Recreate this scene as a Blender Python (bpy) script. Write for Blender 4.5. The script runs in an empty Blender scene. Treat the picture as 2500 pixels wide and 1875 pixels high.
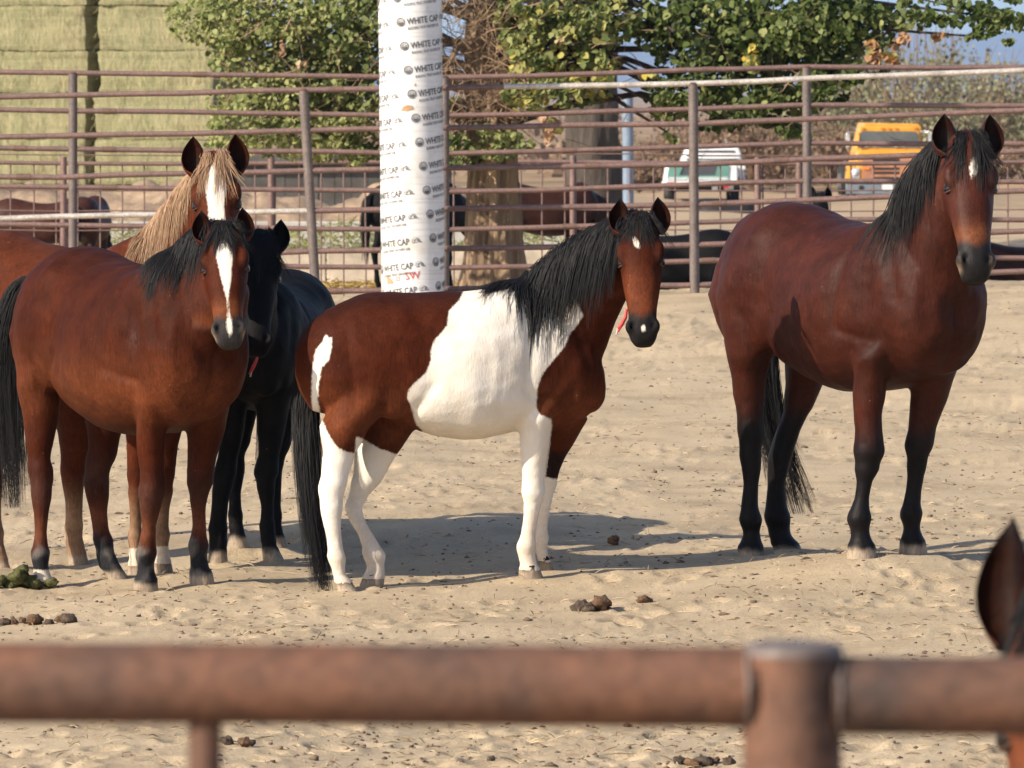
import bpy, math, random
import numpy as np
from mathutils import Vector, Matrix, Quaternion, noise as mnoise
from mathutils.bvhtree import BVHTree

# ------------------------------------------------------------------ camera, sky, sun, exposure
scene = bpy.context.scene
COL = scene.collection
FPX, CAMZ, YH = 15000.0, 2.38, 200.0          # focal length in photo pixels, eye height, horizon row
cam_d = bpy.data.cameras.new('camera'); cam = bpy.data.objects.new('camera', cam_d); COL.objects.link(cam)
cam.location = (0, 0, CAMZ); cam.rotation_euler = (math.radians(90), 0, 0)
cam_d.sensor_width = 36; cam_d.lens = FPX/2500*36; cam_d.shift_y = -(937.5-YH)/2500
cam_d.clip_start = 0.1; cam_d.clip_end = 60000
cam_d.dof.use_dof = True; cam_d.dof.focus_distance = 29.2; cam_d.dof.aperture_fstop = 14.5
scene.camera = cam
SUN_AZ, SUN_EL = math.radians(33), math.radians(31.5)   # light travels right and away from the camera
sd = Vector((math.cos(SUN_AZ)*math.cos(SUN_EL), math.sin(SUN_AZ)*math.cos(SUN_EL), -math.sin(SUN_EL)))
world = bpy.data.worlds.new('World'); scene.world = world; world.use_nodes = True
wn = world.node_tree.nodes; wl = world.node_tree.links
sky = wn.new('ShaderNodeTexSky'); sky.sky_type = 'NISHITA'; sky.sun_disc = False
sky.sun_elevation = SUN_EL; sky.sun_rotation = math.atan2(-sd.x, -sd.y)
sky.air_density = 0.65; sky.dust_density = 3.0; sky.altitude = 1400; sky.ozone_density = 0.3
wl.new(sky.outputs[0], wn['Background'].inputs[0]); wn['Background'].inputs[1].default_value = 0.15
sun_d = bpy.data.lights.new('sun', 'SUN'); sun = bpy.data.objects.new('sun', sun_d); COL.objects.link(sun)
sun_d.energy = 4.9; sun_d.angle = math.radians(0.53); sun_d.color = (1.0, 0.895, 0.74)
sun.rotation_euler = sd.to_track_quat('-Z', 'Y').to_euler(); sun.location = (-30, -20, 30)
scene.view_settings.view_transform = 'Standard'; scene.view_settings.look = 'None'
scene.view_settings.exposure = 0.62; scene.view_settings.gamma = 1.0
scene.cycles.max_bounces = 6; scene.cycles.transparent_max_bounces = 8

# ------------------------------------------------------------------ helpers
R = random.Random(7)
NR = np.random.RandomState(11)
def W(px, py, d): return Vector(((px-1250)/FPX*d, d, CAMZ-(py-YH)/FPX*d))
def sstep(a, b, x):
    t = np.clip((x-a)/(b-a), 0, 1); return t*t*(3-2*t)

def vnoise(x, y, seed=0):
    xi = np.floor(x).astype(np.int64); yi = np.floor(y).astype(np.int64)
    xf = x-xi; yf = y-yi
    def h(a, b):
        n = (a*374761393 + b*668265263 + seed*2147483647) & 0xffffffff
        n = ((n ^ (n >> 13))*1274126177) & 0xffffffff
        return ((n ^ (n >> 16)) & 0xffff)/65535.0
    u = xf*xf*(3-2*xf); v = yf*yf*(3-2*yf)
    return (h(xi, yi)*(1-u)+h(xi+1, yi)*u)*(1-v)+(h(xi, yi+1)*(1-u)+h(xi+1, yi+1)*u)*v - 0.5

def new_mesh(name, v, f, smooth=True):
    me = bpy.data.meshes.new(name)
    v = np.asarray(v, dtype=np.float32).reshape(-1, 3)
    if isinstance(f, np.ndarray):
        n, k = f.shape
        me.vertices.add(len(v)); me.vertices.foreach_set('co', v.ravel())
        me.loops.add(n*k); me.loops.foreach_set('vertex_index', f.astype(np.int32).ravel())
        me.polygons.add(n); me.polygons.foreach_set('loop_start', np.arange(0, n*k, k, dtype=np.int32))
        me.update(calc_edges=True); me.validate()
    else:
        me.from_pydata([tuple(map(float, p)) for p in v], [], f); me.update()
    if smooth and len(me.polygons): me.polygons.foreach_set('use_smooth', [True]*len(me.polygons))
    return me

def link(name, me, mat=None, parent=None, loc=None):
    o = bpy.data.objects.new(name, me); COL.objects.link(o)
    if mat is not None and me is not None and len(me.materials) == 0: me.materials.append(mat)
    if parent is not None: o.parent = parent
    if loc is not None: o.location = loc
    return o
def tag(o, label=None, cat=None, group=None, kind=None):
    if label: o['label'] = label
    if cat: o['category'] = cat
    if group: o['group'] = group
    if kind: o['kind'] = kind
    return o
def thing(name, label, cat, loc=(0, 0, 0), group=None):
    o = bpy.data.objects.new(name, None); COL.objects.link(o); o.location = loc
    o.empty_display_size = 0.2
    return tag(o, label, cat, group)

class MB:
    """collects simple shapes into one mesh"""
    def __init__(s): s.v = []; s.f = []
    def box(s, c, size, rz=0.0, taper=(1, 1)):
        x, y, z = size[0]/2, size[1]/2, size[2]/2; b = len(s.v); ca, sa = math.cos(rz), math.sin(rz)
        for dz in (-1, 1):
            tx, ty = (1, 1) if dz < 0 else taper
            for dx, dy in ((-1, -1), (1, -1), (1, 1), (-1, 1)):
                a, e = dx*x*tx, dy*y*ty
                s.v.append((c[0]+a*ca-e*sa, c[1]+a*sa+e*ca, c[2]+dz*z))
        s.f += [[b+i for i in q] for q in ((3, 2, 1, 0), (4, 5, 6, 7), (0, 1, 5, 4), (1, 2, 6, 5), (2, 3, 7, 6), (3, 0, 4, 7))]
        return s
    def tube(s, pts, rad, n=10, cap=True):
        pts = [Vector(p) for p in pts]; m = len(pts)
        rad = rad if hasattr(rad, '__len__') else [rad]*m
        b = len(s.v); prev = None
        for i, p in enumerate(pts):
            t = (pts[min(i+1, m-1)]-pts[max(i-1, 0)]).normalized()
            if prev is None:
                prev = t.orthogonal().normalized()
            u = (prev-t*prev.dot(t)).normalized(); w = t.cross(u); prev = u
            for k in range(n):
                a = 2*math.pi*k/n
                s.v.append(p+(u*math.cos(a)+w*math.sin(a))*rad[i])
        for i in range(m-1):
            for k in range(n):
                s.f.append([b+i*n+k, b+i*n+(k+1) % n, b+(i+1)*n+(k+1) % n, b+(i+1)*n+k])
        if cap:
            e = len(s.v); s.v += s.v[b:b+n]+s.v[b+(m-1)*n:b+m*n]
            s.f.append([e+k for k in reversed(range(n))]); s.f.append([e+n+k for k in range(n)])
        return s
    def prism(s, pts, axis, depth):
        """polygon pts (3d) extruded along axis*depth"""
        b = len(s.v); n = len(pts); ax = Vector(axis)*depth
        s.v += [Vector(p) for p in pts]+[Vector(p)+ax for p in pts]
        s.f.append([b+i for i in reversed(range(n))]); s.f.append([b+n+i for i in range(n)])
        for i in range(n): s.f.append([b+i, b+(i+1) % n, b+n+(i+1) % n, b+n+i])
        return s
    def build(s, name, mat, parent=None, smooth=False, bevel=0, loc=None):
        org = Vector(loc) if loc is not None else (parent.location if parent is not None and parent.type == 'EMPTY' else Vector((0, 0, 0)))
        if parent is not None and parent.type == 'MESH' and loc is None:
            org = parent.parent.location if parent.parent else parent.location
        me = new_mesh(name, [Vector(p)-org for p in s.v], s.f, smooth)
        o = link(name, me, mat, parent)
        if parent is None: o.location = org
        if bevel:
            md = o.modifiers.new('bevel', 'BEVEL'); md.width = bevel; md.segments = 2; md.limit_method = 'ANGLE'
        return o

# ------------------------------------------------------------------ materials
def mat_new(name):
    m = bpy.data.materials.new(name); m.use_nodes = True
    nt = m.node_tree; return m, nt, nt.nodes, nt.links, nt.nodes['Principled BSDF']
def N(nt, kind, **kw):
    n = nt.nodes.new(kind)
    for k, v in kw.items():
        if k in n.inputs: n.inputs[k].default_value = v
        else: setattr(n, k, v)
    return n
def ramp(nt, stops):
    r = nt.nodes.new('ShaderNodeValToRGB'); e = r.color_ramp.elements
    while len(e) < len(stops): e.new(0.5)
    for el, (p, c) in zip(e, stops):
        el.position = p; el.color = (*c, 1) if len(c) == 3 else c
    return r
def simple(name, col, rough=0.6, metal=0.0, var=0.12, scale=6.0, bump=0.0, bscale=60.0, spec=0.4, col2=None, coord='Object'):
    m, nt, ns, ls, b = mat_new(name)
    tc = N(nt, 'ShaderNodeTexCoord'); nz = N(nt, 'ShaderNodeTexNoise', Scale=scale, Detail=6.0, Roughness=0.65)
    ls.new(tc.outputs[coord], nz.inputs['Vector'])
    c2 = col2 or tuple(c*(1-2.2*var) for c in col); c1 = tuple(min(1, c*(1+var)) for c in col)
    rp = ramp(nt, [(0.32, c2), (0.66, c1)]); ls.new(nz.outputs['Fac'], rp.inputs[0]); ls.new(rp.outputs[0], b.inputs['Base Color'])
    b.inputs['Roughness'].default_value = rough; b.inputs['Metallic'].default_value = metal
    b.inputs['Specular IOR Level'].default_value = spec
    if bump:
        n2 = N(nt, 'ShaderNodeTexNoise', Scale=bscale, Detail=5.0); ls.new(tc.outputs[coord], n2.inputs['Vector'])
        bp = N(nt, 'ShaderNodeBump', Strength=bump, Distance=0.02); ls.new(n2.outputs['Fac'], bp.inputs['Height']); ls.new(bp.outputs[0], b.inputs['Normal'])
    return m
# ------------------------------------------------------------------ ground height
PROF = np.array([(-200, 0), (0, 0), (21, -.02), (29.5, 0), (36, .05), (45, .13), (54, .23), (59.3, .265), (62.2, .23), (66, .05),
                 (72, -.25), (80, -.38), (84, -.42), (120, -.7), (192, -1.25), (400, -2.6), (2000, -6.5), (12000, -12), (40000, -40)], float)
CONTACTS = []      # (x, y, z) of hooves on the near pen's sand
_rbf = {}
def gbase(x, y):
    x = np.asarray(x, float); y = np.asarray(y, float)
    z = np.interp(y, PROF[:, 0], PROF[:, 1])
    z = z + 0.027*np.clip(x, -6, 6)*sstep(34, 56, y)*(1-sstep(64, 72, y))
    z = z - 0.72*sstep(0.8, 2.2, x)*sstep(63.5, 69, y)*(1-sstep(84, 100, y))
    z = z - 0.06*sstep(-1.2, -3.0, x)*(1-sstep(36, 50, y))
    return z
def solve_ground():
    P = np.array(CONTACTS); d = P[:, 2]-gbase(P[:, 0], P[:, 1])
    D = ((P[:, None, :2]-P[None, :, :2])**2).sum(2)
    K = np.exp(-D/(2*0.42**2)); w = np.linalg.solve(K+np.eye(len(P))*0.06, d)
    _rbf['P'] = P; _rbf['w'] = w
def ground_z(x, y):
    z = gbase(x, y); x = np.asarray(x, float); y = np.asarray(y, float)
    if _rbf:
        for p, w in zip(_rbf['P'], _rbf['w']):
            z = z + w*np.exp(-((x-p[0])**2+(y-p[1])**2)/(2*0.42**2))
    return z
def gz(x, y): return float(ground_z(np.array([x]), np.array([y]))[0])

# ------------------------------------------------------------------ horses
def coat_mat(name, rough=0.48, white=(.70, .65, .57), spec=0.06, edge=0.02, sheen=.0):
    m, nt, ns, ls, b = mat_new(name)
    tc = N(nt, 'ShaderNodeTexCoord')
    at = N(nt, 'ShaderNodeAttribute', attribute_name='coat'); aw = N(nt, 'ShaderNodeAttribute', attribute_name='white')
    big = N(nt, 'ShaderNodeTexNoise', Scale=7.0, Detail=5.0, Roughness=0.6); ls.new(tc.outputs['Object'], big.inputs['Vector'])
    mp = N(nt, 'ShaderNodeMapping'); mp.inputs['Scale'].default_value = (1, 1, .16); ls.new(tc.outputs['Object'], mp.inputs['Vector'])
    fine = N(nt, 'ShaderNodeTexNoise', Scale=110.0, Detail=4.0, Roughness=0.7); ls.new(mp.outputs[0], fine.inputs['Vector'])
    mr = N(nt, 'ShaderNodeMapRange'); mr.inputs['From Min'].default_value = .3; mr.inputs['From Max'].default_value = .7
    mr.inputs['To Min'].default_value = .80; mr.inputs['To Max'].default_value = 1.16; ls.new(big.outputs['Fac'], mr.inputs['Value'])
    mr2 = N(nt, 'ShaderNodeMapRange'); mr2.inputs['From Min'].default_value = .3; mr2.inputs['From Max'].default_value = .7
    mr2.inputs['To Min'].default_value = .68; mr2.inputs['To Max'].default_value = 1.3; ls.new(fine.outputs['Fac'], mr2.inputs['Value'])
    mid = N(nt, 'ShaderNodeTexNoise', Scale=34.0, Detail=5.0, Roughness=.75); ls.new(tc.outputs['Object'], mid.inputs['Vector'])
    mr3 = N(nt, 'ShaderNodeMapRange'); mr3.inputs['From Min'].default_value = .3; mr3.inputs['From Max'].default_value = .7; mr3.inputs['To Min'].default_value = .88; mr3.inputs['To Max'].default_value = 1.10; ls.new(mid.outputs['Fac'], mr3.inputs['Value'])
    mul0 = N(nt, 'ShaderNodeMath', operation='MULTIPLY'); ls.new(mr.outputs[0], mul0.inputs[0]); ls.new(mr3.outputs[0], mul0.inputs[1])
    mul = N(nt, 'ShaderNodeMath', operation='MULTIPLY'); ls.new(mul0.outputs[0], mul.inputs[0]); ls.new(mr2.outputs[0], mul.inputs[1])
    tint = ramp(nt, [(.30, (.82, .78, .74)), (.5, (1, 1, 1)), (.70, (1.12, 1.14, 1.12))]); 
    bm = N(nt, 'ShaderNodeMath', operation='MULTIPLY_ADD'); ls.new(mid.outputs['Fac'], bm.inputs[0]); bm.inputs[1].default_value = .35; 
    bs = N(nt, 'ShaderNodeMath', operation='MULTIPLY'); ls.new(big.outputs['Fac'], bs.inputs[0]); bs.inputs[1].default_value = .65; ls.new(bs.outputs[0], bm.inputs[2]); ls.new(bm.outputs[0], tint.inputs[0])
    tv = N(nt, 'ShaderNodeVectorMath', operation='MULTIPLY'); ls.new(at.outputs['Color'], tv.inputs[0]); ls.new(tint.outputs[0], tv.inputs[1])
    vm = N(nt, 'ShaderNodeVectorMath', operation='SCALE'); ls.new(tv.outputs[0], vm.inputs[0]); ls.new(mul.outputs[0], vm.inputs['Scale'])
    # ragged edge of white markings
    ed = N(nt, 'ShaderNodeTexNoise', Scale=95.0, Detail=5.0, Roughness=0.75); mpe = N(nt, 'ShaderNodeMapping'); mpe.inputs['Scale'].default_value = (1, 1, .45); ls.new(tc.outputs['Object'], mpe.inputs['Vector']); ls.new(mpe.outputs[0], ed.inputs['Vector'])
    e1 = N(nt, 'ShaderNodeMath', operation='MULTIPLY_ADD'); ls.new(ed.outputs['Fac'], e1.inputs[0]); e1.inputs[1].default_value = edge*2; e1.inputs[2].default_value = -edge
    e2 = N(nt, 'ShaderNodeMath', operation='ADD'); ls.new(aw.outputs['Fac'], e2.inputs[0]); ls.new(e1.outputs[0], e2.inputs[1])
    e3 = N(nt, 'ShaderNodeMapRange'); e3.inputs['From Min'].default_value = -.004; e3.inputs['From Max'].default_value = .005; ls.new(e2.outputs[0], e3.inputs['Value'])
    wr = ramp(nt, [(0.3, tuple(c*.93*k for c, k in zip(white, (1, .96, .9)))), (0.6, white)]); ls.new(big.outputs['Fac'], wr.inputs[0])
    # dust on white legs
    sz = N(nt, 'ShaderNodeSeparateXYZ'); ls.new(tc.outputs['Object'], sz.inputs[0])
    dz = N(nt, 'ShaderNodeMapRange'); dz.inputs['From Min'].default_value = .75; dz.inputs['From Max'].default_value = .0; dz.inputs['To Min'].default_value = -.35; dz.inputs['To Max'].default_value = .42; ls.new(sz.outputs['Z'], dz.inputs['Value'])
    da = N(nt, 'ShaderNodeMath', operation='ADD'); ls.new(dz.outputs[0], da.inputs[0]); ls.new(mid.outputs['Fac'], da.inputs[1])
    dr = N(nt, 'ShaderNodeMapRange'); dr.inputs['From Min'].default_value = .45; dr.inputs['From Max'].default_value = .95; dr.inputs['To Max'].default_value = .75; ls.new(da.outputs[0], dr.inputs['Value'])
    wd = N(nt, 'ShaderNodeMix', data_type='RGBA'); ls.new(dr.outputs[0], wd.inputs['Factor']); ls.new(wr.outputs[0], wd.inputs['A']); wd.inputs['B'].default_value = (.50, .39, .28, 1)
    mx = N(nt, 'ShaderNodeMix', data_type='RGBA'); ls.new(e3.outputs[0], mx.inputs['Factor']); ls.new(vm.outputs[0], mx.inputs['A']); ls.new(wd.outputs['Result'], mx.inputs['B'])
    vo = N(nt, 'ShaderNodeTexVoronoi', Scale=38.0); ls.new(tc.outputs['Object'], vo.inputs['Vector'])
    v1 = N(nt, 'ShaderNodeMath', operation='LESS_THAN'); ls.new(vo.outputs['Distance'], v1.inputs[0]); v1.inputs[1].default_value = .085
    v2 = N(nt, 'ShaderNodeMath', operation='GREATER_THAN'); ls.new(mid.outputs['Fac'], v2.inputs[0]); v2.inputs[1].default_value = .60
    v3 = N(nt, 'ShaderNodeMath', operation='MULTIPLY'); ls.new(v1.outputs[0], v3.inputs[0]); ls.new(v2.outputs[0], v3.inputs[1])
    v4 = N(nt, 'ShaderNodeMath', operation='MULTIPLY'); ls.new(v3.outputs[0], v4.inputs[0]); v4.inputs[1].default_value = .5
    md_ = N(nt, 'ShaderNodeMix', data_type='RGBA'); ls.new(v4.outputs[0], md_.inputs['Factor']); ls.new(mx.outputs['Result'], md_.inputs['A']); md_.inputs['B'].default_value = (.42, .34, .24, 1)
    ls.new(md_.outputs['Result'], b.inputs['Base Color'])
    b.inputs['Roughness'].default_value = rough+.13; b.inputs['Specular IOR Level'].default_value = spec
    b.inputs['Sheen Weight'].default_value = sheen; b.inputs['Sheen Roughness'].default_value = 0.4
    bp = N(nt, 'ShaderNodeBump', Strength=0.35, Distance=0.006); ls.new(fine.outputs['Fac'], bp.inputs['Height'])
    b2 = N(nt, 'ShaderNodeBump', Strength=0.25, Distance=0.03); ls.new(big.outputs['Fac'], b2.inputs['Height']); ls.new(bp.outputs[0], b2.inputs['Normal'])
    ls.new(b2.outputs[0], b.inputs['Normal'])
    return m
def hair_mat(name, c1, c2, rough=0.45, spec=0.22):
    m, nt, ns, ls, b = mat_new(name)
    at = N(nt, 'ShaderNodeAttribute', attribute_name='tone'); r = ramp(nt, [(0, c1), (1, c2)])
    ls.new(at.outputs['Fac'], r.inputs[0]); ls.new(r.outputs[0], b.inputs['Base Color'])
    b.inputs['Roughness'].default_value = rough; b.inputs['Specular IOR Level'].default_value = spec
    return m
M_EYE = None
def loft(V, Fc, rings):
    """rings: list of equal-length point lists -> closed tube appended to V, Fc (quads / fan tris)"""
    n = len(rings[0]); b = len(V)
    for r in rings: V.extend(r)
    for i in range(len(rings)-1):
        for k in range(n):
            Fc.append([b+i*n+k, b+i*n+(k+1) % n, b+(i+1)*n+(k+1) % n, b+(i+1)*n+k])
    for ri, rev in ((0, True), (len(rings)-1, False)):
        c = sum((Vector(p) for p in rings[ri]), Vector())/n; V.append(c); ci = len(V)-1
        for k in range(n):
            a, e = b+ri*n+k, b+ri*n+(k+1) % n
            Fc.append([ci, e, a] if rev else [ci, a, e])
def ellipsoid(V, Fc, c, ax, ay, az, n=12):
    rings = []
    for i in range(1, n):
        th = math.pi*i/n
        rings.append([c+az*math.cos(th)+(ax*math.cos(p)+ay*math.sin(p))*math.sin(th) for p in (2*math.pi*k/16 for k in range(16))])
    loft(V, Fc, rings)
def spw(x, e): return math.copysign(abs(x)**e, x)
def torso_ring(c, f, l, top, bot, hw, et=0.9, eb=0.85, n=32, wz=0.46):
    up = Vector((0, 0, 1)); zc = bot+(top-bot)*wz; pts = []
    for k in range(n):
        a = 2*math.pi*k/n; sa, ca = math.sin(a), math.cos(a)
        zz = zc+(spw(sa, et)*(top-zc) if sa > 0 else spw(sa, eb)*(zc-bot))
        ww = hw*spw(ca, 0.9 if sa < 0 else 0.95)
        pts.append(Vector((c.x, c.y, zz))+l*ww)
    return pts
def polar(c, a, b, psi, n=20):
    pts = []
    for k in range(n):
        p = 2*math.pi*k/n; r = 1/math.sqrt((math.cos(p-psi)/a)**2+(math.sin(p-psi)/b)**2)
        pts.append(Vector((c[0]+math.cos(p)*r, c[1]+math.sin(p)*r, c[2])))
    return pts
# default torso: local x, top, bottom, half width (withers 1.5 m)
TORSO = [(-.775, 1.20, 1.02, .05), (-.745, 1.30, .95, .13), (-.68, 1.385, .90, .20), (-.58, 1.45, .87, .25), (-.46, 1.485, .87, .275), (-.34, 1.485, .86, .28),
         (-.22, 1.46, .835, .275), (-.10, 1.43, .80, .285), (.05, 1.41, .775, .305), (.20, 1.405, .77, .31), (.33, 1.42, .785, .295), (.44, 1.465, .81, .265),
         (.53, 1.495, .83, .235), (.61, 1.47, .85, .225), (.68, 1.40, .87, .21), (.74, 1.31, .91, .18), (.785, 1.2, 1.0, .10)]
# head: t, top, bottom, half width up, half width low   (length 0.60)
HEAD = [(-.045, -.05, -.15, .045, .04), (-.01, -.012, -.20, .080, .06), (.05, .002, -.25, .100, .066), (.11, .010, -.275, .112, .070), (.17, .011, -.285, .120, .072),
        (.215, .009, -.278, .121, .070), (.27, .004, -.25, .111, .068), (.33, .0, -.212, .099, .062), (.39, -.003, -.178, .087, .056), (.45, -.004, -.155, .077, .053),
        (.50, -.006, -.145, .073, .055), (.54, -.010, -.145, .076, .058), (.575, -.022, -.149, .074, .058), (.605, -.046, -.146, .062, .052), (.624, -.075, -.130, .042, .034)]
FORE_UP = [(.46, .10, 1.33, .13, .05), (.50, .135, 1.18, .17, .085), (.51, .15, 1.04, .165, .10), (.47, .150, .95, .125, .095)]
HIND_UP = [(-.44, .10, 1.36, .17, .07), (-.48, .14, 1.22, .235, .115), (-.49, .155, 1.09, .245, .13), (-.46, .160, .98, .205, .125)]
T_FORE = [(.455, .145, .88, .085, .07), (.45, .14, .72, .064, .055), (.452, .135, .56, .052, .047), (.462, .135, .475, .05, .048), (.46, .135, .43, .044, .044), (.455, .135, .36, .034, .033),
          (.455, .135, .26, .033, .031), (.452, .135, .18, .043, .040), (.465, .135, .13, .039, .038), (.487, .135, .085, .042, .042), (.50, .135, .055, .058, .058), (.51, .135, .0, .068, .066)]
T_HIND = [(-.40, .16, .92, .15, .10), (-.44, .158, .82, .11, .08), (-.50, .15, .72, .078, .062), (-.57, .145, .62, .066, .05), (-.605, .14, .555, .062, .048), (-.60, .14, .48, .048, .042), (-.592, .14, .38, .038, .035),
          (-.588, .14, .27, .037, .034), (-.588, .14, .18, .046, .042), (-.573, .14, .13, .041, .04), (-.552, .14, .085, .044, .043), (-.54, .14, .055, .058, .057), (-.53, .14, .0, .068, .065)]
def smooth_mesh(v, edges, it, lam=0.5, mu=-0.51, weight=None):
    n = len(v); a, b = edges[:, 0], edges[:, 1]
    deg = np.bincount(np.concatenate([a, b]), minlength=n).astype(float)[:, None]; deg[deg == 0] = 1
    for i in range(it):
        for k in (lam, mu):
            s = np.empty_like(v)
            for c in range(3):
                s[:, c] = np.bincount(a, weights=v[b, c], minlength=n)+np.bincount(b, weights=v[a, c], minlength=n)
            dlt = k*(s/deg-v)
            v = v+(dlt if weight is None else dlt*weight[:, None])
    return v
def mesh_normals(v, q):
    n = np.zeros_like(v); a, b, c, d = (v[q[:, i]] for i in range(4))
    fn = np.cross(c-a, d-b)
    for i in range(4):
        for k in range(3): n[:, k] += np.bincount(q[:, i], weights=fn[:, k], minlength=len(v))
    return n/np.maximum(np.linalg.norm(n, axis=1), 1e-9)[:, None]
def noise3(v, scale, off=0.0):
    return np.array([mnoise.noise(Vector((p[0]*scale+off, p[1]*scale, p[2]*scale))) for p in v])
def poly_sd(px, py, poly):
    """signed distance to a polygon, positive inside"""
    P = np.array(poly, float); Q = np.roll(P, -1, axis=0); dist = np.full(px.shape, 1e9); ins = np.zeros(px.shape, bool)
    for (ax, ay), (bx, by) in zip(P, Q):
        ex, ey = bx-ax, by-ay; L = ex*ex+ey*ey+1e-12
        t = np.clip(((px-ax)*ex+(py-ay)*ey)/L, 0, 1)
        dist = np.minimum(dist, np.hypot(px-ax-t*ex, py-ay-t*ey))
        c = ((ay > py) != (by > py)) & (px < ex*(py-ay)/(ey if ey else 1e-12)+ax); ins ^= c
    return np.where(ins, dist, -dist)

def strands_mesh(name, strands, mat, parent, org, n=3):
    """strands: (points, r_root, r_tip, tone) -> thin tapered tubes in one mesh with a 'tone' attribute"""
    V = []; Q = []; T = []
    for pts, r0, r1, tone in strands:
        P = np.array([tuple(p) for p in pts]); m = len(P); tg = np.gradient(P, axis=0); tg /= np.maximum(np.linalg.norm(tg, axis=1), 1e-9)[:, None]
        ref = np.array((0.31, -0.9, 0.3)); u = np.cross(tg, ref); u /= np.maximum(np.linalg.norm(u, axis=1), 1e-9)[:, None]; w = np.cross(tg, u)
        s = np.linspace(0, 1, m); r = (r0*(1-s**1.6)+r1*s**1.6)*np.minimum(1, .45+s*6)
        b = len(T)
        ring = [P+(u*math.cos(2*math.pi*k/n)+w*math.sin(2*math.pi*k/n))*r[:, None] for k in range(n)]
        V.append(np.stack(ring, 1).reshape(-1, 3)); T += [tone]*(m*n)
        i = np.arange(m-1)[:, None]*n; k = np.arange(n)[None, :]
        q = np.stack([b+i+k, b+i+(k+1) % n, b+i+n+(k+1) % n, b+i+n+k], -1).reshape(-1, 4); Q.append(q)
    V = np.concatenate(V)-np.array(org); Q = np.concatenate(Q)
    me = new_mesh(name, V, Q)
    a = me.attributes.new('tone', 'FLOAT', 'POINT'); a.data.foreach_set('value', np.array(T, np.float32))
    return link(name, me, mat, parent)

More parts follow.
